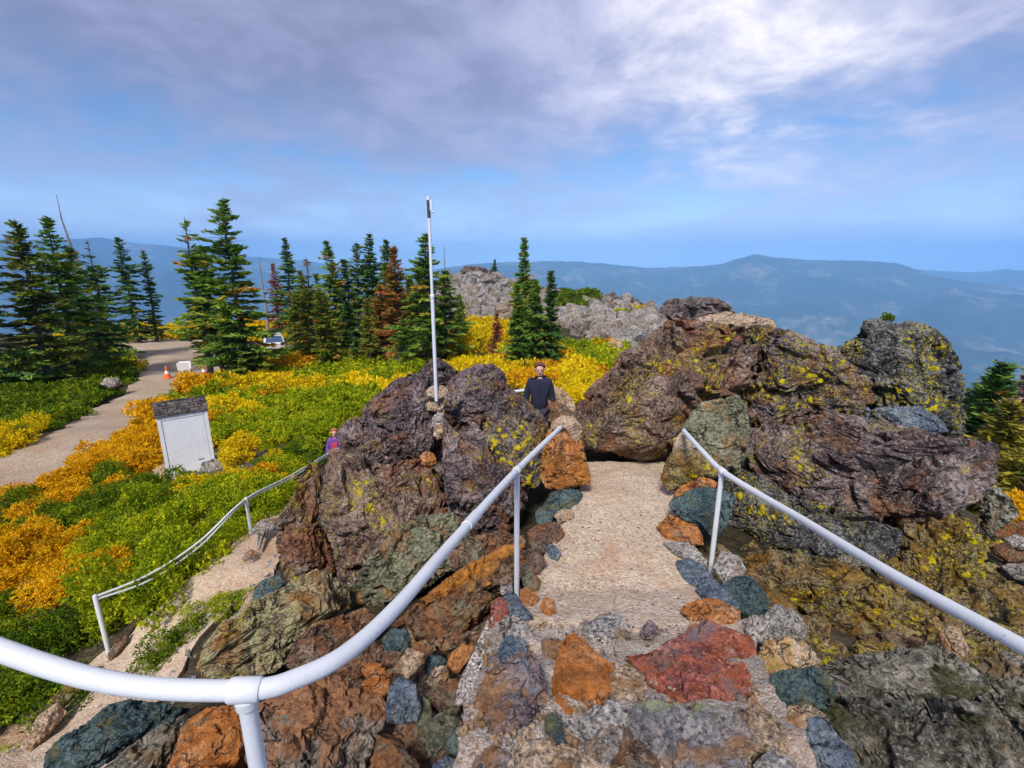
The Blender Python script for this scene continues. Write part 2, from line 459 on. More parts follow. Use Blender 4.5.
CTRL_XYZ = [(0, 120, -14), (40, 95, -22), (-40, 120, -20), (-80, 80, -14), (-60, 110, -24), (60, 60, -30), (28, 28, -16), (13, 12, -8.0), (9, 7, -4.6), (40, 5, -24), (30, -20, -14), (-30, -20, -11),
            (0, -10, -3), (-60, 30, -11), (-50, 0, -11), (-40, 60, -9.4), (5, 0, -2.6), (-3, 0.5, -2.7), (-8, 0, -4.5), (0, .3, -1.9), (.4, .2, -1.8), (20, 45, -11), (22, 70, -12), (0, 160, -45), (-120, 120, -50),
            (120, 120, -80), (160, 0, -80), (0, -150, -60), (-160, 0, -55), (100, -100, -80), (-110, -110, -60), (8, 8.5, -4.4), (5, 11, -3.5), (12, 25, -8.5), (20, 18, -11)]
CT = np.array([W(*c) for c in CTRL_PX] + [np.array(c, float) for c in CTRL_XYZ])


def _rbf_fit():
    D = np.hypot(CT[:, None, 0] - CT[None, :, 0], CT[:, None, 1] - CT[None, :, 1])
    n = len(CT)
    A = np.zeros((n + 1, n + 1)); A[:n, :n] = D - np.eye(n) * .08; A[:n, n] = 1; A[n, :n] = 1
    b = np.zeros(n + 1); b[:n] = CT[:, 2]
    return np.linalg.solve(A, b)


_RW = _rbf_fit()


def ground_z(X, Y):
    X = np.atleast_1d(np.asarray(X, float)); Y = np.atleast_1d(np.asarray(Y, float))
    out = np.zeros(X.shape)
    for i in range(0, len(X), 20000):
        s = slice(i, i + 20000)
        D = np.hypot(X[s, None] - CT[None, :, 0], Y[s, None] - CT[None, :, 1])
        out[s] = D @ _RW[:-1] + _RW[-1]
    r = np.hypot(X, Y)
    k = np.clip((r - 110) / 80, 0, 1)
    out = out * (1 - k) + (-28 - (r - 110) * .36) * k
    P = np.stack([X, Y, np.zeros_like(X)], 1)
    out += fbm(P * .9, 3, 5) * .07 + fbm(P * .17, 2, 9) * .25 * np.clip(r / 12, 0, 1)
    return out


def hit(px, py, zfun=None, tmin=1.0, tmax=260.0):
    """where sight lines through (px,py) meet the ground"""
    px = np.atleast_1d(np.asarray(px, float)); py = np.atleast_1d(np.asarray(py, float))
    zfun = zfun or ground_z
    T = np.geomspace(tmin, tmax, 260)
    d = np.stack([(px - 512) / FPX, CP - (py - 384) / FPX * SP, -SP - (py - 384) / FPX * CP], 1)
    res = np.full(len(px), np.nan)
    P = d[:, None, :] * T[None, :, None]
    Z = zfun(P[..., 0].ravel(), P[..., 1].ravel()).reshape(P.shape[:2])
    below = P[..., 2] <= Z
    for i in range(len(px)):
        j = np.argmax(below[i])
        if below[i, j]:
            if j == 0: res[i] = T[0]; continue
            a = P[i, j - 1, 2] - Z[i, j - 1]; b = P[i, j, 2] - Z[i, j]
            f = a / (a - b)
            res[i] = T[j - 1] + (T[j] - T[j - 1]) * f
    return d * res[:, None]


# upper path: its height along Y, its edges
PZ_Y = [-1.0, .2, 1.2, 2.0, 2.76, 4.0, 4.75, 4.85, 5.5, 6.2, 7.0, 8.0]
PZ_Z = [-1.36, -1.38, -1.45, -1.83, -2.12, -2.19, -2.23, -2.33, -2.40, -2.72, -3.02, -3.3]


def path_z(X, Y):
    X = np.asarray(X, float); Y = np.asarray(Y, float)
    return np.interp(Y, PZ_Y, PZ_Z)


XL = ([.2, 1.2, 2.2, 2.6, 3.1, 3.8, 4.6, 5.5, 6.2, 7.0, 8.0], [-.3, -.16, -.12, .08, .22, .50, .74, .85, .55, .05, -.6])
XR = ([.2, 1.08, 1.5, 2.1, 2.7, 3.4, 4.27, 5.45, 6.2, 7.0, 8.0], [.85, .88, 1.0, 1.24, 1.28, 1.42, 1.6, 1.9, 1.5, .95, .4])


def ground_mesh():
    ang = np.concatenate([np.linspace(-60, 60, 341), np.linspace(60, 300, 80)[1:-1]])
    rad = np.concatenate([[.25], np.geomspace(.6, 330, 230)])
    A, R = np.meshgrid(np.radians(ang), rad)
    X = (R * np.sin(A)).ravel(); Y = (R * np.cos(A)).ravel()
    Z = ground_z(X, Y)
    # keep the soil below the built path
    inside = (X > np.interp(Y, *XL) - .02) & (X < np.interp(Y, *XR) + .02) & (Y > .2) & (Y < 8)
    Z = np.where(inside, np.minimum(Z, path_z(X, Y) - .25), Z)
    V = np.stack([X, Y, Z], 1)
    nr, na = len(rad), len(ang)
    i, j = np.meshgrid(np.arange(nr - 1), np.arange(na), indexing='ij')
    a = i * na + j; b = i * na + (j + 1) % na
    F = np.stack([a, b, b + na, a + na], -1).reshape(-1, 4)
    me = mesh_np('ground', V, F, M_GROUND, True)
    tag(link('ground', me), kind='structure')


ground_mesh()


def poly_sheet(name, px_poly, mat, lift, step, zfun=None, rough=.0, skirt=.15):
    """a surface lying on the ground inside an outline"""
    P = hit([p[0] for p in px_poly], [p[1] for p in px_poly], zfun)
    return xy_sheet(name, [(p[0], p[1]) for p in P], mat, lift, step, zfun or ground_z, rough, skirt)


def inside_poly(X, Y, poly):
    c = np.zeros(len(X), bool)
    n = len(poly)
    for i in range(n):
        x0, y0 = poly[i]; x1, y1 = poly[(i + 1) % n]
        if y0 == y1: continue
        k = ((y0 > Y) != (y1 > Y)) & (X < (x1 - x0) * (Y - y0) / (y1 - y0) + x0)
        c ^= k
    return c


def xy_sheet(name, xy, mat, lift, step, zf, rough=0.0, skirt=.15):
    pts = []
    n = len(xy)
    for i in range(n):
        a = np.array(xy[i]); b = np.array(xy[(i + 1) % n])
        m = max(1, int(np.linalg.norm(b - a) / step))
        for k in range(m): pts.append(tuple(a + (b - a) * k / m))
    nb = len(pts)
    arr = np.array(pts)
    arr = arr + np.stack([gnoise(np.c_[arr / (step * 3), np.zeros(nb)], 3), gnoise(np.c_[arr / (step * 3), np.ones(nb) * 7], 4)], 1) * step * 1.2
    pts = [tuple(p) for p in arr]
    gx, gy = np.meshgrid(np.arange(arr[:, 0].min(), arr[:, 0].max(), step), np.arange(arr[:, 1].min(), arr[:, 1].max(), step))
    gx = gx.ravel() + RNG.uniform(-.2, .2, gx.size) * step; gy = gy.ravel() + RNG.uniform(-.2, .2, gy.size) * step
    k = inside_poly(gx, gy, pts)
    allp = [Vector(p) for p in pts] + [Vector(p) for p in zip(gx[k], gy[k])]
    vo, eo, fo, *_ = delaunay_2d_cdt(allp, [], [list(range(nb))], 1, 1e-4)
    V = np.array([(v[0], v[1]) for v in vo])
    Z = zf(V[:, 0], V[:, 1]) + lift
    if rough:
        P3 = np.c_[V, np.zeros(len(V))]
        Z = Z + fbm(P3 * 5, 4, 21) * (rough if name != 'rubble_path' else (.018 + (rough - .018) * np.clip((2.3 - V[:, 1]) / .6, 0, 1)))
    V3 = np.c_[V, Z]
    F = [list(f) for f in fo]
    me = bpy.data.meshes.new(name)
    me.from_pydata([tuple(v) for v in V3], [], F)
    bm = bmesh.new(); bm.from_mesh(me)
    bmesh.ops.recalc_face_normals(bm, faces=bm.faces)
    if bm.faces and sum(f.normal.z for f in bm.faces) < 0: bmesh.ops.reverse_faces(bm, faces=bm.faces)
    if skirt:
        be = [e for e in bm.edges if e.is_boundary]
        r = bmesh.ops.extrude_edge_only(bm, edges=be)
        for v in r['geom']:
            if isinstance(v, bmesh.types.BMVert): v.co.z -= skirt
    bm.to_mesh(me); bm.free()
    me.materials.append(mat); me.shade_smooth(); me.set_sharp_from_angle(angle=math.radians(50))
    return tag(link(name, me), kind='structure')


ys = np.linspace(.35, 7.9, 46)
left = [(float(np.interp(y, *XL)), float(y)) for y in ys]; right = [(float(np.interp(y, *XR)), float(y)) for y in ys]
# rough mortared rubble from the viewer down to where the sand begins, then the sandy path
cut = 2.25
mort = [p for p in left if p[1] < cut + .35] + [(.05, cut + .4), (.45, cut + .42), (1.0, cut + .25)] + [p for p in right if p[1] < cut + .2][::-1]
sand = [(-.02, cut - .06), (.45, cut - .04), (1.0, cut - .2)] + [p for p in right if p[1] > cut - .2] + [p for p in left if p[1] > cut][::-1]
xy_sheet('rubble_path', mort, M_MORTAR, 0.0, .03, path_z, .035, 1.0)
xy_sheet('sandy_path', sand, M_PATH, 0.005, .04, path_z, .018, .06)
xy_sheet('path_bed', sand, M_MORTAR, -.05, .08, path_z, 0, 1.0)

lower = [(-60, 800), (15, 725), (60, 690), (105, 655), (140, 628), (165, 603), (200, 573), (235, 545), (262, 522), (285, 508), (310, 500), (310, 530), (285, 548), (277, 575), (262, 585), (240, 605), (215, 625), (195, 650), (170, 690), (130, 735), (90, 800)]
poly_sheet('lower_walk', lower, M_LOWPATH, .035, .07, None, .03, .6)
road = [(-70, 480), (0, 459), (50, 436), (100, 408), (128, 387), (140, 377), (146, 366), (128, 358), (105, 350), (100, 345), (150, 340), (200, 340), (250, 345), (290, 345), (330, 346), (330, 352), (285, 358), (262, 362), (240, 366), (222, 372), (205, 378), (178, 395), (150, 414), (132, 434), (100, 456), (70, 476), (34, 496), (0, 512), (-70, 536)]
poly_sheet('gravel_road', road, M_ROAD, .06, .5, None, .02)

# ------------------------------------------------------------------ boulders
_ICO = {}


def ico(n):
    if n not in _ICO:
        bm = bmesh.new(); bmesh.ops.create_icosphere(bm, subdivisions=n, radius=1.0)
        bm.verts.ensure_lookup_table()
        V = np.array([v.co[:] for v in bm.verts]); F = np.array([[v.index for v in f.verts] for f in bm.faces])
        bm.free(); _ICO[n] = (V / np.linalg.norm(V, axis=1)[:, None], F)
    return _ICO[n]


def vnormals(V, F):
    fn = np.cross(V[F[:, 1]] - V[F[:, 0]], V[F[:, 2]] - V[F[:, 0]])
    N = np.zeros_like(V)
    for k in range(3): np.add.at(N, F[:, k], fn)
    return N / (np.linalg.norm(N, axis=1)[:, None] + 1e-12)


def shape_rock(V, F, size, seed, rough=1.0, facets=10, keep_axis=None, strata=None, cut=(.62, .93)):
    """facets by cutting planes, then lumps, ledges and grit along the normals"""
    rng = np.random.default_rng(seed)
    for _ in range(facets):
        n = rng.normal(size=3)
        if keep_axis is not None:
            n = n * .55 + keep_axis * rng.choice([-1, 1, 1]) * 1.0
        n /= np.linalg.norm(n)
        d = V @ n; h = d.max() * rng.uniform(*cut)
        over = np.maximum(0, d - h)
        V = V - n * (over * .94)[:, None]
    N = vnormals(V, F)
    o = rng.uniform(0, 60, 3)
    Q = V / size
    disp = fbm(Q * 2.2 + o, 3, seed) * .04
    disp += fbm(Q * 6.5 + o, 3, seed + 3, .55, True) * .012
    disp += fbm(Q * 19 + o, 3, seed + 8, .6) * .011
    if strata is not None:
        s = nrm(strata)
        ph = (Q @ s) * 7 + fbm(Q * 1.8 + o, 2, seed + 5) * 1.2
        saw = ph - np.floor(ph)
        disp += (np.where(saw < .82, saw, (1 - saw) * 4.5) - .4) * .022
    # broken blocks: each cell stands a little proud or back and tilts its own way
    wq = Q + np.stack([fbm(Q * 2.5 + o + k * 9, 2, seed + 21 + k) for k in range(3)], 1) * .10
    f1, f2, off, rid = worley(wq * 3.1 + o, seed)
    disp += (rid[:, 0] - .5) * .055 + ((rid - .5) * off).sum(1) * .12 - np.exp(-((f2 - f1) / .07) ** 2) * .024
    if len(V) > 2000:
        f1, f2, off, rid = worley(wq * 8.5 + o, seed + 1)
        disp += (rid[:, 0] - .5) * .020 + ((rid - .5) * off).sum(1) * .05 - np.exp(-((f2 - f1) / .08) ** 2) * .007
    # a few clefts
    c = np.abs(fbm(Q * 1.5 + o * 2, 2, seed + 11))
    disp -= np.exp(-(c / .018) ** 2) * .022
    return V + N * (disp * size * rough)[:, None]


def make_rock(name, label, mat, poly, zc=None, lay=0.0, thick=.5, seed=None, rough=1.0, facets=9, strata=None, sub=None, cat='rock', group=None, part_of=None, grow=1.0, lift=0.0, zfun=None):
    poly = np.array(poly, float)
    # centroid
    x, y = poly[:, 0], poly[:, 1]; xn, yn = np.roll(x, -1), np.roll(y, -1)
    cr = x * yn - xn * y; A = cr.sum() / 2
    cx = ((x + xn) * cr).sum() / (6 * A); cy = ((y + yn) * cr).sum() / (6 * A)
    if seed is None: seed = int(abs(cx * 13 + cy * 7)) % 9973
    if zc is None:
        C = hit([cx], [cy], zfun or path_z, .6, 30)[0]
    else:
        C = W(cx, cy, zc)
    C = C + np.array([0, 0, lift])
    view = nrm(C)
    if zc is None:
        lay = .85
        sl = (path_z(0, C[1] + .15) - path_z(0, C[1] - .15)) / .3
        upn = np.array([0, -float(sl) * .8, 1.0])
    else: upn = np.array([0, -.12, 1.0])
    n = nrm((1 - lay) * -view + lay * upn)
    e1 = np.array([1.0, 0, 0]) - n * n[0]; e1 = nrm(e1); e2 = np.cross(n, e1)
    ray = np.stack([(x - 512) / FPX, CP - (y - 384) / FPX * SP, -SP - (y - 384) / FPX * CP], 1)
    t = (C @ n) / (ray @ n)
    P = ray * t[:, None] - C
    ab = np.stack([P @ e1, P @ e2], 1) * grow
    # radius by angle
    m = 360
    th = np.linspace(-np.pi, np.pi, m, endpoint=False)
    R = np.zeros(m)
    a = ab; b = np.roll(ab, -1, 0)
    for i, tt in enumerate(th):
        d = np.array([math.cos(tt), math.sin(tt)])
        e = b - a
        den = d[0] * e[:, 1] - d[1] * e[:, 0]
        with np.errstate(divide='ignore', invalid='ignore'):
            s_ = (a[:, 0] * e[:, 1] - a[:, 1] * e[:, 0]) / den
            u_ = (a[:, 0] * d[1] - a[:, 1] * d[0]) / den
        ok = (u_ >= -1e-6) & (u_ <= 1 + 1e-6) & (s_ > 0) & (np.abs(den) > 1e-12)
        R[i] = s_[ok].max() if ok.any() else 0
    z = R == 0
    if z.any(): R[z] = R[~z].mean() * .5
    k = np.array([1, 2, 3, 2, 1]) / 9.0
    R = np.convolve(np.r_[R[-2:], R, R[:2]], k, 'valid')
    w_px = max(np.ptp(x), np.ptp(y))
    if sub is None: sub = 7 if w_px > 330 else 6 if w_px > 105 else 5 if w_px > 38 else 4 if w_px > 14 else 3
    D, F = ico(sub)
    s = np.hypot(D[:, 0], D[:, 1])
    tt = np.arctan2(D[:, 1], D[:, 0])
    r = np.interp(tt, np.r_[th, np.pi], np.r_[R, R[0]]) * s ** .5
    size = math.sqrt(max(1e-6, abs(A))) * float(np.mean(t))/FPX*1.0
    size = float(2 * np.sqrt((R ** 2).mean()))
    T = thick * size * .5
    V2 = (np.cos(tt) * r)[:, None] * e1 + (np.sin(tt) * r)[:, None] * e2 + (np.sign(D[:, 2]) * np.abs(D[:, 2]) ** .62 * T)[:, None] * n
    V2 = shape_rock(V2, F, size, seed, rough, facets, n, strata, (.5, .86) if facets > 10 else (.62, .93))
    # bring the outline back to the one that was drawn
    cz = np.linalg.norm(C); toward = V2 @ n * max(0.0, float(-view @ n))
    pers = 1 / np.clip(1 - toward / cz, .5, 1.6)
    for _ in range(2):
        av, bv, wv = V2 @ e1, V2 @ e2, V2 @ n
        rho = np.hypot(av, bv) * pers; tv = np.arctan2(bv, av)
        nbn = 90 if sub > 3 else 36
        ib = np.clip(((tv + np.pi) / (2 * np.pi) * nbn).astype(int), 0, nbn - 1)
        M = np.zeros(nbn); np.maximum.at(M, ib, rho)
        M[M == 0] = M[M > 0].mean()
        tb_ = (np.arange(nbn) + .5) / nbn * 2 * np.pi - np.pi
        Rb = np.interp(tb_, th, R, period=2 * np.pi)
        f = np.interp(tv, tb_, Rb / M, period=2 * np.pi)
        f = np.clip(f, .6, 1.7)
        V2 = (av * f)[:, None] * e1 + (bv * f)[:, None] * e2 + wv[:, None] * n
    me = mesh_np(name, V2, F, ROCK[mat] if isinstance(mat, str) else mat, False)
    o = link(name, me, tuple(C) if part_of is None else tuple(C - np.array(part_of.location)), part_of)
    if part_of is None: tag(o, label, cat, group)
    return o


ST = (-.35, .25, .9)
B = 'boulder'
big = [
    # the dark outcrop on the pipe-rail side
    ('purple', 'rounded dark purple boulder high on the outcrop below the pole', [(361, 416), (365, 407), (377, 396), (385, 388), (395, 381), (408, 375), (422, 374), (430, 380), (428, 396), (433, 408), (434, 425), (433, 448), (422, 457), (404, 462), (393, 457), (381, 441), (372, 428)], 6.1, .9),
    ('purple', 'small dark boulder beside the child in the bright jacket', [(338, 432), (342, 425), (354, 417), (365, 417), (374, 428), (382, 441), (378, 450), (365, 452), (355, 460), (345, 455), (339, 445)], 6.6, .9),
    ('purple', 'low brown knob wedged under the rounded purple boulder', [(350, 456), (365, 443), (381, 439), (392, 450), (404, 462), (396, 474), (370, 474), (354, 468)], 5.75, .8),
    ('slab', 'big red-brown rock face in the middle of the dark outcrop', [(326, 462), (330, 449), (345, 449), (358, 454), (388, 466), (408, 459), (424, 459), (436, 470), (443, 488), (449, 508), (452, 520), (435, 540), (405, 575), (380, 598), (352, 600), (338, 580), (333, 552), (327, 536), (319, 518), (321, 490)], 5.35, .7),
    ('teal_big', 'rust and grey-green rock bulging under the red-brown face', [(384, 542), (400, 524), (422, 516), (452, 513), (466, 526), (475, 545), (462, 566), (440, 578), (420, 594), (402, 606), (378, 608), (354, 603), (350, 590), (362, 566)], 4.75, .7),
    ('slab', 'tall split slab standing at the edge of the lower walk', [(299, 478), (308, 461), (318, 463), (322, 475), (320, 505), (317, 520), (326, 535), (333, 550), (336, 574), (322, 580), (303, 584), (288, 586), (280, 566), (276, 545), (277, 520), (286, 506), (294, 493)], 5.2, .7),
    ('purple', 'flat-topped purple boulder crowning the outcrop next to the pole', [(443, 400), (447, 384), (453, 376), (463, 371), (475, 365), (494, 364), (505, 374), (508, 388), (516, 394), (516, 412), (500, 425), (475, 432), (455, 434), (446, 424)], 6.0, .9),
    ('purple_lichen', 'dark lichen-dotted boulder between the navy-jacketed person and the pipe rail', [(486, 420), (500, 398), (514, 395), (526, 401), (541, 414), (549, 427), (551, 447), (546, 470), (538, 488), (515, 490), (495, 476), (482, 452)], 5.35, .9),
    ('purple', 'massive pitted dark rock behind the thin rail post', [(443, 416), (456, 430), (475, 426), (490, 432), (500, 460), (522, 478), (528, 500), (520, 524), (500, 538), (472, 545), (452, 534), (448, 508), (444, 485), (442, 445)], 5.2, .8),
    ('purple', 'pointed grey-brown boulder behind the foot of the pole', [(416, 374), (424, 366), (434, 358), (444, 360), (455, 370), (468, 376), (460, 392), (440, 396), (420, 388)], 6.7, .8),
    ('brown', 'mossy brown ledge in the shade above the orange-edged slab', [(448, 548), (470, 538), (500, 530), (524, 536), (527, 550), (510, 562), (490, 572), (465, 578), (450, 568)], 4.3, .9),
    ('edge', 'long tilted slab with a bright orange upper edge', [(402, 614), (420, 600), (445, 580), (480, 557), (505, 543), (526, 544), (541, 562), (545, 572), (520, 579), (502, 585), (496, 602), (472, 628), (450, 642), (430, 650), (416, 640)], 3.75, .45),
    ('orange_vein', 'orange boulder with pale veins holding the end of the rail', [(547, 434), (553, 421), (563, 416), (574, 419), (582, 431), (584, 452), (589, 469), (591, 484), (576, 487), (561, 490), (546, 488), (540, 476), (542, 458)], 4.75, .8),
    # the outcrop across the path
    ('slab', 'huge sloping red-brown slab beside the sandy path', [(573, 420), (577, 405), (591, 384), (613, 366), (619, 353), (636, 348), (655, 330), (668, 320), (690, 320), (722, 323), (748, 328), (760, 345), (752, 375), (740, 395), (722, 403), (703, 410), (692, 425), (684, 440), (674, 455), (662, 470), (636, 462), (610, 455), (585, 450), (576, 438)], 6.1, .6),
    ('purple_lichen', 'purple boulder patched with yellow lichen below the concrete cap', [(733, 326), (760, 325), (790, 332), (815, 344), (836, 350), (852, 365), (870, 380), (874, 402), (862, 416), (840, 416), (815, 414), (800, 420), (780, 424), (762, 430), (745, 420), (732, 396), (728, 350)], 6.1, .75),
    ('teal_big', 'smooth grey-green rock face with an orange stain near the short rail end', [(681, 430), (690, 414), (702, 403), (722, 399), (738, 394), (746, 405), (750, 425), (748, 452), (740, 474), (722, 478), (704, 462), (688, 448)], 5.25, .7),
    ('black_lichen', 'blocky black boulder with lichen rising highest on the skyline', [(822, 362), (836, 348), (850, 340), (857, 337), (864, 321), (880, 320), (897, 324), (908, 322), (926, 325), (941, 333), (951, 345), (960, 362), (965, 380), (964, 400), (968, 422), (964, 434), (945, 436), (925, 428), (905, 422), (885, 418), (866, 404), (856, 385), (845, 368)], 6.2, .75),
    ('mottled', 'broad mottled pink-grey boulder cracked across its face', [(745, 438), (752, 422), (775, 419), (790, 416), (806, 409), (826, 410), (845, 416), (870, 419), (905, 425), (940, 434), (975, 438), (1001, 444), (996, 460), (999, 478), (988, 492), (975, 504), (958, 514), (930, 522), (905, 528), (880, 525), (850, 515), (820, 508), (790, 502), (766, 490), (748, 474), (738, 456)], 5.25, .6),
    ('blue', 'thin bluish slab laid between the black boulder and the mottled one', [(864, 418), (872, 409), (895, 406), (920, 406), (938, 417), (950, 432), (925, 436), (895, 430), (872, 424)], 5.6, .8),
    ('black_lichen', 'dark overhung rock behind the rail post beside the path', [(724, 480), (740, 468), (770, 482), (800, 497), (840, 508), (880, 520), (904, 532), (896, 556), (860, 572), (820, 568), (780, 566), (748, 556), (728, 535), (720, 505)], 4.75, .75),
    ('ochre', 'bright lichened ledge directly under the dark overhung rock', [(738, 572), (748, 556), (770, 550), (812, 556), (852, 562), (872, 580), (850, 596), (800, 594), (760, 592)], 4.0, .8),
    ('ochre', 'wide ochre rock between the lichened ledge and the pipe rail', [(752, 596), (762, 586), (800, 586), (850, 590), (886, 602), (888, 632), (850, 644), (805, 640), (778, 624), (760, 612)], 3.7, .8),
    ('brown', 'rusty brown low rock above the layered grey-brown ledge', [(802, 638), (850, 638), (890, 630), (926, 640), (940, 662), (900, 674), (850, 672), (815, 660)], 3.45, .8),
    ('ochre', 'narrow ochre rock tucked below the rough lichen-spotted one', [(866, 588), (880, 580), (900, 592), (928, 612), (948, 640), (926, 646), (890, 632), (870, 608)], 3.85, .8),
    ('ochre', 'rough ochre rock with bright lichen spots by the stacked flat stones', [(880, 540), (905, 522), (940, 514), (974, 522), (988, 548), (985, 580), (972, 612), (950, 632), (920, 622), (895, 596), (878, 566)], 4.6, .8),
    ('olive', 'angular dark lump wedged beside the mottled boulder', [(978, 500), (984, 490), (998, 487), (1012, 500), (1020, 514), (1008, 524), (992, 540), (980, 526)], 5.6, .9),
    ('teal', 'dark teal pointed rock at the end of the mossy ones by the steps', [(727, 700), (752, 684), (782, 670), (815, 668), (838, 688), (832, 708), (790, 713), (752, 715)], 2.05, .6),
    ('olive', 'layered grey-brown rock forming the top ledge above the mossy face', [(785, 672), (850, 656), (905, 648), (938, 645), (974, 668), (988, 692), (960, 708), (915, 704), (880, 710), (840, 706), (812, 690)], 2.1, .6),
    ('olive', 'big mossy rock face lowest beside the steps', [(818, 712), (850, 697), (900, 702), (950, 697), (992, 704), (1040, 760), (1050, 830), (1000, 850), (900, 850), (850, 800), (830, 740)], 1.8, .6),
    ('olive', 'weathered grey-brown rock beside the mossy one under the pipe rail', [(968, 672), (985, 660), (1005, 652), (1040, 660), (1085, 700), (1080, 770), (1030, 750), (990, 722), (972, 698)], 2.15, .7),
    # filler rocks added behind the gaps so the clefts come out dark
    ('purple', 'dark filler rock added behind to darken the clefts of the outcrop under the pole', [(350, 470), (375, 420), (400, 390), (430, 380), (470, 382), (520, 410), (545, 440), (545, 510), (520, 540), (450, 560), (380, 560), (345, 520)], 6.75, .3),
    ('black_lichen', 'dark filler rock added to darken the gap behind the dark teal block', [(690, 450), (740, 410), (800, 405), (900, 415), (955, 440), (960, 540), (900, 580), (800, 590), (740, 570), (700, 530)], 6.6, .3),
    # below the curved rail
    ('pale_lichen', 'slanting boulder crusted pale yellow-green by the lower walk', [(196, 668), (205, 645), (222, 622), (250, 604), (285, 585), (316, 569), (333, 575), (348, 590), (351, 605), (338, 618), (318, 630), (300, 652), (275, 672), (250, 680), (215, 684)], 4.0, .55),
    ('brown', 'long purplish-brown rock tucked under the curved rail', [(285, 664), (296, 640), (312, 626), (340, 616), (364, 608), (376, 616), (374, 634), (350, 652), (325, 668), (302, 678)], 3.6, .6),
    ('block', 'big grey block with a rusty orange top under the curved rail', [(256, 705), (285, 690), (308, 678), (338, 675), (358, 686), (381, 696), (388, 710), (385, 724), (374, 744), (366, 790), (330, 815), (270, 810), (245, 760)], 2.35, .6),
    ('teal', 'dark green-black rock at the corner of the lower walk', [(46, 752), (62, 735), (87, 722), (109, 705), (131, 700), (166, 704), (192, 708), (178, 725), (140, 742), (104, 766), (66, 790), (40, 790)], 3.0, .6),
    ('olive', 'dull olive-brown rock behind the near rail post', [(96, 775), (125, 750), (153, 728), (190, 712), (188, 742), (164, 782), (130, 810), (90, 800)], 2.75, .6),
    ('orange', 'rust-red rock directly behind the near rail post', [(180, 735), (188, 720), (208, 707), (240, 704), (256, 720), (250, 760), (225, 800), (170, 800), (165, 775)], 2.5, .6),
    ('orange', 'squat orange and grey rock at the foot of the curved rail', [(150, 800), (170, 770), (210, 765), (250, 780), (262, 830), (200, 860), (150, 840)], 2.2, .6),
]
STR = {'slab': (.55, .1, .8), 'mottled': None, 'edge': (-.3, -.3, .9), 'pale_lichen': (-.5, .1, .85), 'olive': (.2, .2, .95)}
for mat, lab, poly, zc, th in big:
    make_rock('boulder', lab, mat, poly, zc, .08, th, strata=STR.get(mat), cat='boulder', grow=1.015, rough=1.6 if mat in ('olive', 'ochre', 'brown') else 1.2)

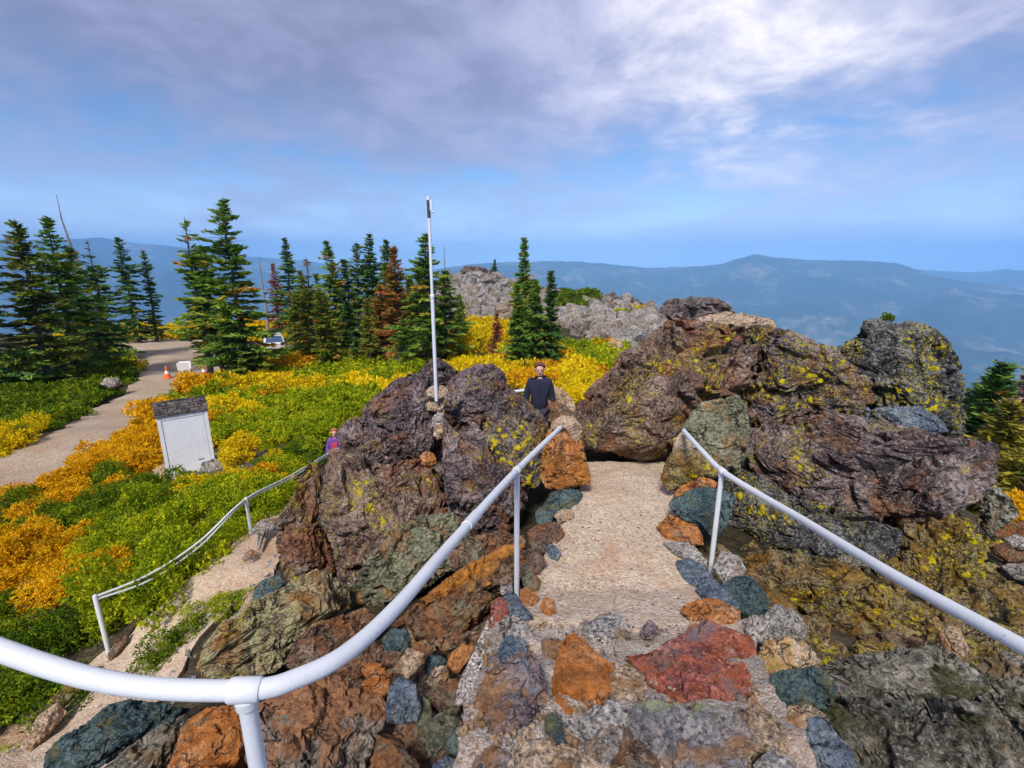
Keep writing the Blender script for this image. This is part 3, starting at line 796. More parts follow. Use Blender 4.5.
small = [  # (material, label, outline, depth or None = on the path, lay, thickness)
    ('orange', 'rusty round stone jammed in the cleft of the dark outcrop', [(420, 456), (426, 451), (434, 454), (437, 462), (430, 467), (422, 465)], 5.6, .1, .9),
    ('tan', 'pale stone at the top of the cleft under the pole', [(426, 403), (432, 397), (443, 398), (447, 406), (440, 412), (428, 411)], 5.95, .1, .8),
    ('grey', 'grey stone in the cleft below the pale one', [(432, 418), (438, 412), (446, 414), (446, 424), (438, 429), (432, 426)], 5.85, .1, .8),
    ('tan', 'cream stone lowest in the row down the cleft', [(434, 428), (440, 424), (445, 428), (445, 436), (438, 440), (433, 436)], 5.75, .1, .8),
    ('teal', 'mossy teal stone touching the orange veined boulder', [(543, 504), (557, 494), (576, 487), (582, 493), (573, 506), (561, 512), (546, 514)], None, .5, .6),
    ('teal', 'dark teal stone at the foot of the outcrop beside the sand', [(536, 512), (545, 506), (554, 513), (549, 524), (539, 524)], None, .4, .7),
    ('tan', 'pale flat stone between the teal stone and the sand', [(553, 514), (565, 509), (574, 512), (572, 518), (560, 520)], None, .7, .4),
    ('brown', 'rounded brown stone at the edge of the sandy path', [(528, 534), (540, 526), (556, 522), (563, 532), (556, 542), (536, 547)], None, .4, .7),
    ('blue', 'dark oval stone lying loose on the sand', [(546, 547), (553, 545), (561, 553), (557, 559), (549, 554)], None, .6, .6),
    ('brown', 'tan-brown stone beside the top of the orange-edged slab', [(521, 549), (533, 549), (546, 567), (530, 576), (519, 576)], None, .3, .7),
    ('teal_big', 'pale green stone next to the base of the rail post', [(522, 577), (529, 573), (540, 578), (538, 588), (524, 586)], None, .6, .6),
    ('grey', 'lilac-grey stone on the outer side of the thin rail post', [(500, 580), (506, 577), (512, 580), (512, 594), (502, 592)], None, .4, .7),
    ('orange', 'ochre stone set in the mortar below the rail post', [(521, 590), (533, 588), (538, 597), (533, 606), (521, 602)], None, .6, .5),
    ('blue', 'slate-blue stone below the rail post', [(502, 597), (510, 594), (518, 601), (526, 607), (534, 620), (518, 619), (508, 610)], None, .5, .6),
    ('red', 'narrow red stone on the wall edge below the rail post', [(489, 628), (492, 606), (499, 598), (506, 603), (508, 613), (502, 622)], None, .3, .6),
    ('purplish_small', 'large purple-grey stone with an orange rim in the mortar', [(475, 704), (482, 684), (495, 669), (512, 656), (528, 654), (539, 667), (546, 692), (543, 708), (528, 722), (516, 732), (506, 745), (496, 736), (482, 724)], None, .55, .5),
    ('blue', 'small deep blue stone above the purple-grey one', [(498, 648), (508, 640), (524, 640), (527, 655), (514, 660), (501, 664)], None, .5, .6),
    ('grey', 'tan-grey stone topping the broken wall edge', [(500, 624), (510, 617), (526, 625), (539, 636), (524, 642), (504, 641)], None, .5, .6),
    ('orange', 'bright orange rock set in the mortared step', [(555, 700), (554, 682), (558, 662), (563, 647), (569, 638), (588, 644), (608, 662), (613, 682), (607, 706), (588, 713), (567, 713)], None, .65, .4),
    ('tan', 'peach-coloured rock next to the bright orange one', [(611, 698), (611, 674), (628, 668), (643, 679), (641, 697), (625, 705)], None, .7, .35),
    ('purplish_small', 'small mauve stone above the bright orange rock', [(542, 642), (556, 639), (562, 644), (561, 656), (551, 659), (544, 652)], None, .6, .5),
    ('grey', 'speckled grey stone below the bright orange rock', [(576, 718), (596, 708), (616, 708), (628, 720), (623, 744), (607, 760), (589, 745)], None, .7, .35),
    ('teal', 'small black stone in the pale mortar', [(545, 717), (553, 713), (562, 727), (558, 738), (546, 732)], None, .6, .5),
    ('red', 'upper of the two brick-red rocks in the step', [(661, 638), (678, 635), (694, 624), (710, 624), (733, 630), (749, 641), (753, 652), (737, 659), (716, 655), (694, 651), (678, 648), (664, 645)], None, .6, .45),
    ('red', 'larger lower brick-red rock streaked with grey', [(628, 654), (639, 646), (660, 644), (694, 649), (722, 652), (738, 663), (749, 679), (751, 687), (737, 695), (721, 709), (698, 711), (678, 703), (666, 689), (653, 680), (642, 662)], None, .65, .35),
    ('banded', 'blue-grey stone with a pale green band along its top edge', [(627, 715), (633, 709), (678, 709), (726, 711), (742, 722), (754, 743), (742, 757), (752, 785), (690, 790), (660, 750), (639, 733)], None, .65, .4),
    ('brown', 'dark brown stone in the lowest course by the banded one', [(626, 745), (639, 738), (658, 759), (662, 790), (626, 790)], None, .65, .4),
    ('tan', 'sandy stone in the lowest course between purple and grey ones', [(520, 745), (540, 738), (575, 752), (580, 785), (530, 795), (510, 770)], None, .65, .4),
    ('purplish_small', 'mauve-grey stone at the very bottom of the steps', [(470, 770), (485, 748), (508, 752), (515, 785), (480, 800)], None, .6, .4),
    ('tan', 'tan stone with an orange stain beside the banded one', [(735, 716), (752, 708), (778, 722), (790, 745), (768, 752), (752, 742)], None, .6, .4),
    ('grey', 'gritty grey stone in the bottom corner of the steps', [(756, 760), (775, 752), (798, 768), (800, 790), (760, 790)], None, .6, .4),
    ('orange', 'small red-orange stone in the gravel above the bright orange rock', [(540, 606), (552, 602), (556, 611), (546, 616)], None, .6, .5),
    ('purplish_small', 'mauve fragment between the peach rock and the brick-red pair', [(640, 628), (652, 622), (660, 630), (652, 640), (642, 638)], None, .6, .5),
    ('grey', 'flat grey stone between the sand and the bright orange rock', [(584, 622), (606, 614), (628, 622), (630, 640), (610, 648), (590, 638)], None, .6, .4),
    ('brown', 'brown wedge between the speckled grey stone and the banded one', [(622, 722), (632, 738), (630, 760), (612, 764), (608, 748)], None, .6, .4),
    ('blue', 'upright blue-green slate leaning on the mossy rock', [(800, 728), (806, 716), (818, 712), (842, 740), (868, 775), (840, 800), (815, 770)], 1.62, .2, .4),
    ('tan', 'broken tan block on top of the blue-green slate', [(776, 716), (790, 706), (810, 704), (826, 714), (804, 736), (784, 732)], 1.72, .3, .6),
    ('teal', 'dark hollow boulder behind the brown edge stone', [(720, 588), (734, 578), (752, 578), (770, 602), (766, 613), (752, 618), (736, 613)], 3.1, .3, .7),
    ('grey', 'pale mottled rock at the base of the rail post across the path', [(713, 568), (722, 552), (738, 556), (746, 571), (741, 580), (724, 584)], 3.3, .3, .7),
    ('grey', 'olive-grey flat rock below the dark hollow boulder', [(738, 622), (752, 616), (764, 616), (775, 606), (790, 610), (808, 628), (803, 640), (778, 642), (755, 642)], 2.8, .4, .6),
    ('cream', 'cream and orange rock resting beside the brick-red pair', [(757, 656), (765, 643), (788, 639), (806, 646), (823, 662), (800, 670), (774, 676), (760, 676)], 2.35, .4, .6),
    ('blue', 'blue-grey edging stone at the foot of the rail post', [(677, 562), (690, 559), (706, 570), (714, 579), (700, 588), (684, 575)], None, .6, .5),
    ('blue', 'longer blue-grey edging stone with an ochre patch', [(697, 588), (714, 579), (726, 590), (739, 611), (724, 608), (706, 603)], None, .6, .5),
    ('orange', 'brown edging stone above the upper brick-red rock', [(682, 613), (690, 604), (712, 602), (738, 611), (738, 619), (718, 625), (706, 619), (694, 623)], None, .6, .5),
    ('orange', 'terracotta flat edging stone below the dark teal block', [(658, 528), (669, 517), (687, 520), (700, 532), (702, 546), (687, 543), (669, 538)], None, .7, .4),
    ('grey', 'thin grey edging stone under the terracotta one', [(664, 541), (680, 543), (698, 549), (707, 558), (704, 564), (687, 558), (673, 550)], None, .7, .4),
    ('teal', 'dark teal block with yellow lichen touching the rail post', [(669, 506), (675, 496), (691, 490), (705, 488), (718, 491), (734, 495), (735, 502), (725, 528), (714, 542), (704, 529), (680, 519)], 4.0, .2, .7),
    ('orange', 'terracotta slab lying on the dark teal block', [(672, 494), (683, 485), (702, 478), (717, 481), (714, 488), (695, 492), (678, 498)], 4.15, .5, .5),
    ('ochre', 'ochre-brown boulder under the short end of the rail', [(661, 478), (666, 462), (674, 451), (684, 447), (700, 452), (715, 467), (717, 478), (700, 481), (683, 486), (669, 490)], 4.5, .1, .8),
    ('brown', 'topmost flat stone of the stack by the pines', [(992, 535), (1008, 524), (1030, 519), (1040, 536), (1006, 540)], 5.0, .4, .5),
    ('grey', 'grey flat stone second from the top of the stack by the pines', [(1004, 539), (1015, 535), (1040, 541), (1040, 555), (1012, 548)], 4.9, .4, .5),
    ('brown', 'pair-split flat stone in the middle of the stack by the pines', [(990, 546), (1006, 541), (1016, 553), (1034, 554), (1030, 562), (1008, 562), (994, 553)], 4.85, .4, .5),
    ('grey', 'thick grey stone low in the stack by the pines', [(998, 566), (1034, 562), (1042, 584), (1014, 580)], 4.7, .3, .6),
    ('ochre', 'rusty brown stone at the base of the stack by the pines', [(974, 602), (984, 572), (1000, 572), (1014, 584), (1046, 592), (1046, 645), (1000, 632)], 4.5, .3, .6),
    ('tan', 'tan wedge of stone under the pipe rail near the mossy rock', [(938, 634), (944, 628), (958, 626), (969, 650), (963, 660), (943, 652)], 2.9, .2, .7),
    # the tumble of small rocks in the dark gap below the curved rail
    ('orange', 'round orange stone beside the blue one in the gap', [(363, 684), (370, 671), (385, 668), (390, 679), (389, 693), (378, 698), (365, 690)], 2.55, .1, .9),
    ('orange', 'small orange stone behind the round orange one', [(361, 670), (370, 662), (382, 664), (380, 672), (366, 677)], 2.75, .1, .9),
    ('blue', 'square slate-blue rock at the mouth of the gap', [(386, 708), (390, 686), (399, 677), (416, 684), (422, 704), (418, 722), (398, 724), (387, 722)], 2.4, .1, .9),
    ('teal_big', 'green-sided wedge beside the square slate-blue rock', [(416, 712), (423, 695), (431, 703), (433, 724), (425, 738), (417, 730)], 2.4, .1, .9),
    ('teal', 'round dark stone uppermost in the gap', [(381, 640), (392, 629), (407, 629), (411, 643), (405, 652), (390, 655)], 3.2, .1, .9),
    ('brown', 'grey-brown pebble below the round dark stone in the gap', [(381, 658), (391, 651), (404, 653), (398, 667), (385, 669)], 2.95, .1, .9),
    ('tan', 'box-shaped tan and olive rock leaning in the gap', [(392, 672), (408, 649), (424, 655), (424, 663), (408, 681)], 2.85, .2, .8),
    ('orange', 'salmon-orange rock beside the pebbly mortar ridge', [(446, 668), (452, 652), (462, 644), (474, 647), (468, 661), (458, 673)], 2.9, .1, .9),
    ('tan', 'pinkish-brown stone deep in the gap', [(426, 682), (435, 667), (446, 666), (450, 680), (434, 690)], 2.75, .1, .9),
    ('brown', 'flat grey-brown rock leaning on the pebbly mortar ridge', [(425, 693), (440, 684), (457, 678), (462, 696), (457, 716), (441, 714)], 2.45, .2, .7),
    ('teal_big', 'olive stone with a rusty crown low in the gap', [(428, 722), (441, 712), (456, 719), (463, 724), (449, 741), (433, 760), (426, 748)], 2.15, .2, .8),
    ('teal', 'green-glinting stone beside the olive one', [(445, 744), (456, 727), (467, 726), (473, 740), (465, 757), (450, 753)], 2.0, .2, .8),
    ('brown', 'gritty dark stone at the bottom of the gap', [(374, 756), (392, 742), (416, 760), (428, 790), (370, 800)], 2.1, .1, .8),
    ('blue', 'blue stone half cut off beneath the green-glinting one', [(433, 765), (446, 757), (462, 760), (470, 790), (430, 795)], 1.9, .2, .8),
    ('brown', 'brown stone in the shadow under the orange-edged slab', [(433, 642), (446, 634), (464, 634), (464, 646), (444, 652)], 3.3, .1, .9),
    ('teal', 'dark pebble between the tan box-shaped rock and the orange one', [(424, 668), (428, 655), (440, 656), (448, 662), (440, 668), (430, 676)], 3.0, .1, .9),
    ('brown', 'dusky stone at the back of the gap beside the brown one', [(408, 660), (412, 645), (424, 640), (436, 650), (428, 662)], 3.2, .1, .9),
    ('brown', 'dark rock wedged below the long purplish-brown one', [(330, 672), (345, 655), (372, 640), (384, 650), (376, 668), (358, 680)], 3.1, .2, .8),
    # beside the lower walk
    ('grey', 'flat dark slab let into the lower walk', [(152, 618), (168, 605), (180, 617), (162, 630)], 5.05, .85, .25),
    ('blue', 'flat grey slab set at the far edge of the lower walk', [(208, 572), (232, 551), (245, 553), (240, 566), (214, 583)], 5.7, .85, .25),
    ('purplish_small', 'small mauve slab let into the lower walk by the split boulder', [(240, 561), (250, 550), (262, 555), (256, 567), (245, 569)], 5.55, .85, .25),
    ('grey', 'grey slab by the second post of the rope rail', [(250, 531), (258, 524), (276, 518), (276, 528), (260, 536)], 5.95, .8, .3),
    ('teal', 'black broken rock beside the lower walk', [(253, 596), (262, 582), (278, 575), (288, 584), (284, 600), (270, 610), (258, 608)], 4.6, .2, .8),
    ('cap', 'lump of white mortar beside the black broken rock', [(238, 612), (250, 592), (258, 590), (262, 604), (248, 618), (240, 622)], 4.65, .3, .7),
    ('brown', 'mossy dark kerb stone at the outer edge of the lower walk', [(108, 655), (118, 640), (129, 632), (128, 642), (117, 656), (110, 662)], 4.75, .4, .6),
    ('tan', 'pale kerb stone at the bottom corner of the lower walk', [(20, 745), (40, 715), (58, 704), (66, 712), (48, 735), (30, 755)], 3.9, .5, .5),
    ('ochre', 'rust-stained kerb stone beyond the pale one', [(38, 712), (58, 692), (78, 680), (84, 688), (66, 704), (48, 720)], 4.15, .5, .5),
    # round the white shed
    ('tan', 'flat tan block under the corner of the white shed', [(147, 484), (152, 472), (170, 462), (176, 470), (170, 484), (155, 490)], 11.4, .3, .7),
    ('grey', 'lichen-brown rock in front of the white shed', [(198, 476), (203, 463), (214, 459), (224, 464), (227, 476), (212, 482)], 11.6, .1, .8),
    ('grey', 'grey rock just beyond the white shed corner', [(214, 462), (218, 453), (228, 451), (236, 458), (236, 468), (222, 472)], 12.2, .1, .8),
    ('purple', 'brown rock in the orange shrubs past the shed', [(231, 462), (236, 449), (246, 444), (258, 452), (262, 462), (248, 470)], 12.6, .1, .8),
    ('grey', 'flat grey rock standing by itself in the green shrubs', [(262, 460), (270, 449), (284, 443), (295, 451), (292, 460), (274, 466)], 12.4, .1, .7),
    ('tan', 'grey-tan stone lying under the shed sill', [(172, 484), (180, 474), (196, 470), (202, 480), (190, 488), (178, 490)], 11.3, .3, .6),
    ('grey', 'grey boulder in the clipped green patch by the road', [(100, 384), (106, 378), (118, 378), (122, 384), (112, 389)], 25, .1, .8),
    ('blue', 'low blue-grey boulder at the kink of the gravel road', [(166, 399), (174, 393), (192, 391), (200, 397), (186, 402)], 24, .1, .7),
    ('tan', 'pale log-like rock behind the navy-jacketed person', [(548, 395), (552, 387), (562, 389), (572, 399), (577, 410), (572, 416), (560, 406), (550, 402)], 8.0, .1, .6),
    ('brown', 'dark rock under the pale log-like one', [(548, 400), (560, 403), (574, 412), (578, 424), (560, 428), (548, 420)], 7.7, .1, .7),
    ('mortar', 'ridge of pebbly grey mortar along the broken wall edge', [(486, 622), (493, 616), (501, 626), (497, 652), (482, 688), (466, 705), (455, 704), (460, 680), (474, 652)], 2.5, .3, .5),
    ('purplish_small', 'pale grey rock on the talus-facing side of the sloping slab', [(585, 402), (597, 385), (612, 368), (620, 362), (624, 372), (606, 392), (592, 408)], 6.6, .1, .6),
    ('cap', 'long sandy concrete cap on top of the lichen boulder', [(690, 324), (698, 316), (712, 313), (740, 314), (771, 318), (776, 326), (760, 331), (720, 329)], 6.3, .3, .5),
    ('tan', 'grey-tan boulder standing out in the yellow meadow', [(606, 348), (611, 340), (620, 339), (623, 347), (616, 353)], 42, .1, .8),
]
for mat, lab, poly, zc, lay, th in small:
    make_rock('stone', lab, mat, poly, zc, lay, th * (.62 if zc is None else 1), facets=7 if zc else 11, rough=.8 if zc else 1.0, lift=.045 if zc is None else .07 if lay > .75 else 0, grow=1.10 if zc is None else 1.04)

# far knobs of the ridge
for lab, poly, zc in [
    ('jagged dark crag at the end of the talus ridge', [(655, 322), (662, 304), (670, 297), (684, 300), (690, 295), (704, 297), (718, 298), (728, 304), (738, 314), (735, 326), (700, 332), (670, 330)], 62),
    ('brown crag on the talus ridge above the yellow meadow', [(582, 316), (590, 303), (600, 296), (612, 292), (622, 300), (634, 297), (646, 304), (650, 318), (630, 326), (600, 326)], 66),
    ('low dark crag behind the pole-topped outcrop on the ridge', [(455, 276), (466, 265), (480, 266), (496, 272), (506, 280), (490, 290), (468, 288)], 84)]:
    make_rock('crag', lab, 'far_dark', poly, zc, .05, .6, facets=5, rough=3.2, sub=5, cat='crag')
# ------------------------------------------------------------------ talus and rubble
def simple_stone(seed, sub=3, facets=9, flat=1.0):
    D, F = ico(sub)
    rng = np.random.default_rng(seed)
    V = np.sign(D) * np.abs(D) ** .8 * np.array([rng.uniform(.75, 1.25), rng.uniform(.6, 1.0), rng.uniform(.5, .9) * flat])
    for _ in range(facets):
        n = nrm(rng.normal(size=3)); d = V @ n
        V = V - n * (np.maximum(0, d - d.max() * rng.uniform(.5, .85)))[:, None]
    N = vnormals(V, F)
    return V + N * (fbm(V * 3 + seed, 3, seed) * .06)[:, None], F


def rand_rot(rng):
    q = nrm(rng.normal(size=4))
    w, x, y, z = q
    return np.array([[1 - 2 * (y * y + z * z), 2 * (x * y - z * w), 2 * (x * z + y * w)],
                     [2 * (x * y + z * w), 1 - 2 * (x * x + z * z), 2 * (y * z - x * w)],
                     [2 * (x * z - y * w), 2 * (y * z + x * w), 1 - 2 * (x * x + y * y)]])


TEMPL = [simple_stone(100 + k, 3) for k in range(8)]
TEMPL_LO = [simple_stone(100 + k, 2) for k in range(8)]
talus_poly = [(452, 272), (470, 266), (500, 278), (520, 280), (545, 292), (570, 303), (600, 300), (650, 304), (700, 314), (690, 328), (650, 345), (628, 352), (600, 343), (578, 334), (560, 322), (545, 326), (510, 322), (480, 322), (455, 312), (440, 296)]


def scatter_px(poly, n, seed):
    rng = np.random.default_rng(seed)
    P = np.array(poly, float)
    out = []
    while len(out) < n:
        q = rng.uniform(P.min(0), P.max(0), (n * 3, 2))
        q = q[inside_poly(q[:, 0], q[:, 1], poly)]
        out += [tuple(a) for a in q]
    return np.array(out[:n])


tp = scatter_px(talus_poly, 2400, 3)
tw = hit(tp[:, 0], tp[:, 1], None, 20, 200)
rng = np.random.default_rng(31)
ok = ~np.isnan(tw[:, 0])
tw = tw[ok]
sz = np.exp(rng.normal(math.log(.60), .42, len(tw))).clip(.22, 1.5)
zc_ = project(tw)[2]
order = np.argsort(-(sz / zc_))
tm = [mesh_np('talus_boulder', V, F, ROCK['talus'], False) for V, F in TEMPL]
VV, FF, off = [], [], 0
for rank, i in enumerate(order):
    s = float(sz[i])
    if rank < 290:
        o = link('talus_boulder', tm[int(rng.integers(8))], tuple(tw[i] + np.array([0, 0, s * .28])), None, tuple(rng.uniform(-3, 3, 3)))
        o.scale = (s, s, s)
        tag(o, 'grey boulder among the many loose ones on the talus slope', 'boulder', 'grey boulders of the talus slope')
    else:
        V, F = TEMPL_LO[int(rng.integers(8))]
        V = V @ rand_rot(rng).T * s + tw[i] + np.array([0, 0, s * .12])
        VV.append(V); FF.append(F + off); off += len(V)
tag(link('talus_scree', mesh_np('talus_scree', np.concatenate(VV), np.concatenate(FF), ROCK['talus'], False)), kind='stuff')


def rubble(name, mat, pts, smin, smax, seed, lo=True):
    rng = np.random.default_rng(seed); VV, FF, off = [], [], 0
    for p in pts:
        V, F = (TEMPL_LO if lo else TEMPL)[int(rng.integers(8))]
        s = math.exp(rng.uniform(math.log(smin), math.log(smax)))
        V = V @ rand_rot(rng).T * s + p + np.array([0, 0, s * .2])
        VV.append(V); FF.append(F + off); off += len(V)
    tag(link(name, mesh_np(name, np.concatenate(VV), np.concatenate(FF), mat, False)), kind='stuff')


# loose fragments filling the gaps between the boulders, and grit on the path
q = scatter_px([(360, 640), (440, 600), (520, 590), (480, 680), (440, 768), (360, 768), (300, 690)], 420, 5)
rubble('loose_rubble', ROCK['brown'], hit(q[:, 0], q[:, 1]), .03, .11, 5, False)
q = scatter_px([(690, 560), (760, 540), (900, 520), (1024, 520), (1024, 700), (830, 690), (760, 660)], 500, 6)
rubble('stone_litter', ROCK['ochre'], hit(q[:, 0], q[:, 1]), .03, .13, 6, False)
q = scatter_px([(40, 768), (150, 640), (290, 540), (330, 560), (200, 690), (160, 768)], 160, 8)
rubble('walk_edge_stones', ROCK['grey'], hit(q[:, 0], q[:, 1]), .02, .06, 8)
q = scatter_px([(480, 640), (560, 560), (590, 500), (650, 500), (690, 560), (730, 640), (780, 768), (450, 768)], 900, 9)
qq = hit(q[:, 0], q[:, 1], path_z, .6, 12)
rubble('grit', ROCK['grey'], qq, .004, .016, 9)
q = scatter_px([(480, 640), (540, 600), (640, 640), (740, 640), (790, 768), (450, 768)], 420, 19)
rubble('mortar_pebbles', ROCK['tan'], hit(q[:, 0], q[:, 1], path_z, .6, 12), .007, .022, 19, False)


# ------------------------------------------------------------------ leaves
def leaf_mat(name, stops, trans=.25, rough=.6):
    t = NT(name)
    at = t.n('ShaderNodeAttribute', _props={'attribute_name': 'tint'}).outputs['Fac']
    rnd = t.n('ShaderNodeObjectInfo').outputs['Random']
    f = t.math('ADD', at, t.math('MULTIPLY', t.math('SUBTRACT', rnd, .5), .22))
    col = t.ramp(f, stops)
    d = t.n('ShaderNodeBsdfDiffuse', Color=col)
    tr = t.n('ShaderNodeBsdfTranslucent', Color=col)
    m = t.n('ShaderNodeMixShader', i0=trans, i1=d.outputs[0], i2=tr.outputs[0])
    t.n('ShaderNodeOutputMaterial', Surface=m.outputs[0])
    return t.m


def bark_mat(name, a, b):
    t = NT(name)
    co = t.n('ShaderNodeTexCoord').outputs['Object']
    sc = t.n('ShaderNodeMapping', Vector=co, Scale=(9, 9, 1.6)).outputs[0]
    n = t.noise(sc, 2.2, 7, .7)
    return t.out(t.ramp(n, [(.35, a), (.65, b)]), .95, t.bump(n, .9, .05), spec=.1)


M_BARK = bark_mat('grey_bark', (.05, .04, .034), (.24, .20, .17))
M_DEADWOOD = bark_mat('bleached_wood', (.12, .10, .09), (.40, .35, .31))
NEEDLE = {
    'green': leaf_mat('fir_needles', [(0, (.04, .10, .016)), (.42, (.15, .28, .038)), (.68, (.34, .46, .06)), (.84, (.52, .46, .05)), (1, (.60, .28, .04))], .32),
    'dark': leaf_mat('dark_fir_needles', [(0, (.022, .065, .018)), (.45, (.085, .19, .04)), (.8, (.24, .36, .06)), (1, (.46, .28, .05))], .28),
    'olive': leaf_mat('yellowing_fir_needles', [(0, (.05, .08, .014)), (.45, (.20, .26, .03)), (.75, (.26, .26, .035)), (1, (.58, .30, .04))], .25),
    'orange': leaf_mat('orange_dying_needles', [(0, (.06, .05, .015)), (.4, (.28, .17, .03)), (.75, (.48, .22, .05)), (1, (.55, .14, .06))], .2),
    'red': leaf_mat('red_dead_needles', [(0, (.10, .04, .025)), (.5, (.34, .11, .06)), (1, (.50, .22, .12))], .15),
    'drab': leaf_mat('bare_twigs', [(0, (.10, .06, .05)), (.5, (.24, .15, .12)), (1, (.36, .22, .18))], .1),
    'gold': leaf_mat('yellow_green_pine_needles', [(0, (.05, .075, .01)), (.5, (.24, .22, .025)), (1, (.52, .42, .06))], .25),
}
SHRUB = {
    'green': leaf_mat('green_shrub_leaves', [(0, (.025, .06, .008)), (.5, (.12, .20, .012)), (1, (.38, .42, .02))], .35),
    'lime': leaf_mat('yellow_green_shrub_leaves', [(0, (.08, .14, .008)), (.5, (.30, .38, .012)), (1, (.66, .60, .02))], .35),
    'yellow': leaf_mat('yellow_shrub_leaves', [(0, (.26, .24, .008)), (.5, (.78, .56, .010)), (1, (.90, .72, .02))], .35),
    'orange': leaf_mat('orange_shrub_leaves', [(0, (.26, .17, .008)), (.5, (.80, .42, .010)), (1, (.90, .60, .02))], .35),
}


def cards(P, A, B):
    """one pointed leaf per centre P with half-axes A (length) and B (width)"""
    n = len(P)
    V = np.empty((n, 4, 3))
    V[:, 0] = P - A; V[:, 1] = P + B; V[:, 2] = P + A; V[:, 3] = P - B
    return V.reshape(-1, 3), np.arange(n * 4).reshape(n, 4)


def unit(n, rng):
    v = rng.normal(size=(n, 3)); return v / np.linalg.norm(v, axis=1)[:, None]


def shrub_mesh(seed, n, leaf, h=.6, lumps=11):
    """leaves clustered in tufts over a low uneven dome, radius about 1"""
    rng = np.random.default_rng(seed)
    c = np.stack([rng.normal(0, .42, lumps), rng.normal(0, .42, lumps), rng.uniform(.12, h, lumps)], 1)
    r = rng.uniform(.26, .46, lumps)
    k = rng.choice(lumps, n, p=r ** 2 / (r ** 2).sum())
    d = unit(n, rng)
    rad = r[k] * rng.uniform(.35, 1.08, n) ** .5
    P = c[k] + d * rad[:, None] * np.array([1, 1, .8])
    P += np.stack([gnoise(P * 7, seed), gnoise(P * 7 + 9, seed), gnoise(P * 7 + 23, seed)], 1) * .13
    keep = P[:, 2] > -.1
    P = P[keep]; d = d[keep]; n = len(P)
    A = nrm_rows(d * .5 + unit(n, rng) * .8 + np.array([0, 0, .35])) * (leaf * rng.uniform(.6, 1.3, n))[:, None]
    Bv = nrm_rows(np.cross(A, unit(n, rng))) * (leaf * .5 * rng.uniform(.7, 1.2, n))[:, None]
    tint = np.clip(.5 + gnoise(P * 2.6 + seed, seed) * .55 + rng.normal(0, .16, n), 0, 1)
    V, F = cards(P, A, Bv)
    return V, F, np.repeat(tint, 4)


def nrm_rows(v): return v / (np.linalg.norm(v, axis=1)[:, None] + 1e-9)


def stem_mesh(seed, n=9, h=.6):
    rng = np.random.default_rng(seed); mb = MB()
    for k in range(n):
        a = rng.uniform(0, 6.28); r = rng.uniform(.3, .75)
        e = np.array([math.cos(a) * r, math.sin(a) * r, rng.uniform(.3, h)])
        mb.tube([(0, 0, -.15), tuple(e * .45 + rng.normal(0, .05, 3)), tuple(e)], [.022, .014, .006], 5)
    return mb


# where colours grow on the hillside: spots (column, row, reach across, reach down, kind)
ZONES = [(120, 450, 52, 26, 'orange'), (150, 425, 22, 22, 'orange'), (70, 560, 46, 26, 'orange'), (30, 585, 40, 22, 'orange'), (30, 495, 40, 10, 'orange'), (95, 540, 26, 14, 'yellow'),
         (150, 530, 50, 26, 'lime'), (190, 520, 30, 22, 'yellow'), (60, 520, 50, 14, 'green'), (150, 492, 40, 14, 'green'), (185, 485, 25, 10, 'green'), (60, 640, 80, 30, 'green'), (150, 580, 60, 25, 'lime'), (220, 520, 40, 22, 'lime'), (180, 640, 30, 30, 'green'),
         (40, 410, 60, 22, 'green'), (110, 385, 40, 12, 'green'), (40, 445, 20, 8, 'yellow'), (10, 440, 20, 10, 'yellow'), (25, 402, 12, 5, 'yellow'), (130, 353, 30, 7, 'yellow'), (160, 334, 40, 6, 'yellow'), (110, 358, 15, 5, 'lime'),
         (190, 388, 22, 6, 'green'), (200, 384, 20, 4, 'orange'), (235, 380, 20, 6, 'yellow'), (300, 412, 70, 20, 'lime'), (330, 390, 50, 6, 'yellow'), (250, 395, 40, 8, 'lime'), (310, 372, 40, 5, 'lime'), (300, 436, 50, 12, 'lime'), (340, 400, 40, 12, 'lime'), (250, 412, 34, 10, 'yellow'), (270, 400, 16, 4, 'orange'), (300, 385, 60, 8, 'yellow'), (350, 372, 40, 6, 'lime'),
         (350, 405, 30, 14, 'lime'), (360, 385, 22, 7, 'yellow'), (280, 380, 18, 4, 'orange'), (250, 430, 34, 12, 'lime'), (320, 440, 30, 12, 'green'), (230, 440, 30, 8, 'yellow'), (290, 352, 26, 6, 'green'), (285, 330, 30, 5, 'yellow'), (270, 325, 16, 4, 'orange'), (300, 365, 20, 4, 'orange'), (330, 380, 40, 6, 'lime'), (300, 478, 30, 10, 'lime'), (265, 505, 40, 14, 'lime'),
         (240, 480, 40, 10, 'yellow'), (260, 470, 20, 8, 'orange'), (470, 355, 24, 18, 'yellow'), (490, 335, 20, 10, 'yellow'), (460, 340, 10, 12, 'yellow'), (570, 375, 26, 12, 'yellow'), (585, 385, 22, 14, 'yellow'), (555, 365, 16, 8, 'orange'), (590, 360, 22, 8, 'lime'), (545, 380, 16, 9, 'orange'), (600, 370, 12, 10, 'orange'),
         (633, 316, 14, 5, 'yellow'), (620, 320, 8, 3, 'lime'), (577, 300, 18, 8, 'green'), (1000, 480, 30, 60, 'green')]
ZA = np.array([z[:4] for z in ZONES], float)


def zone_kind(px, py, rng):
    d = ((px - ZA[:, 0]) / ZA[:, 2]) ** 2 + ((py - ZA[:, 1]) / ZA[:, 3]) ** 2
    w = np.exp(-d * 1.3) + 1e-6
    w = w ** 1.45
    i = rng.choice(len(w), p=w / w.sum())
    return ZONES[i][4], d.min()


def poly_xy(px_poly):
    return [(p[0], p[1]) for p in hit([p[0] for p in px_poly], [p[1] for p in px_poly])]


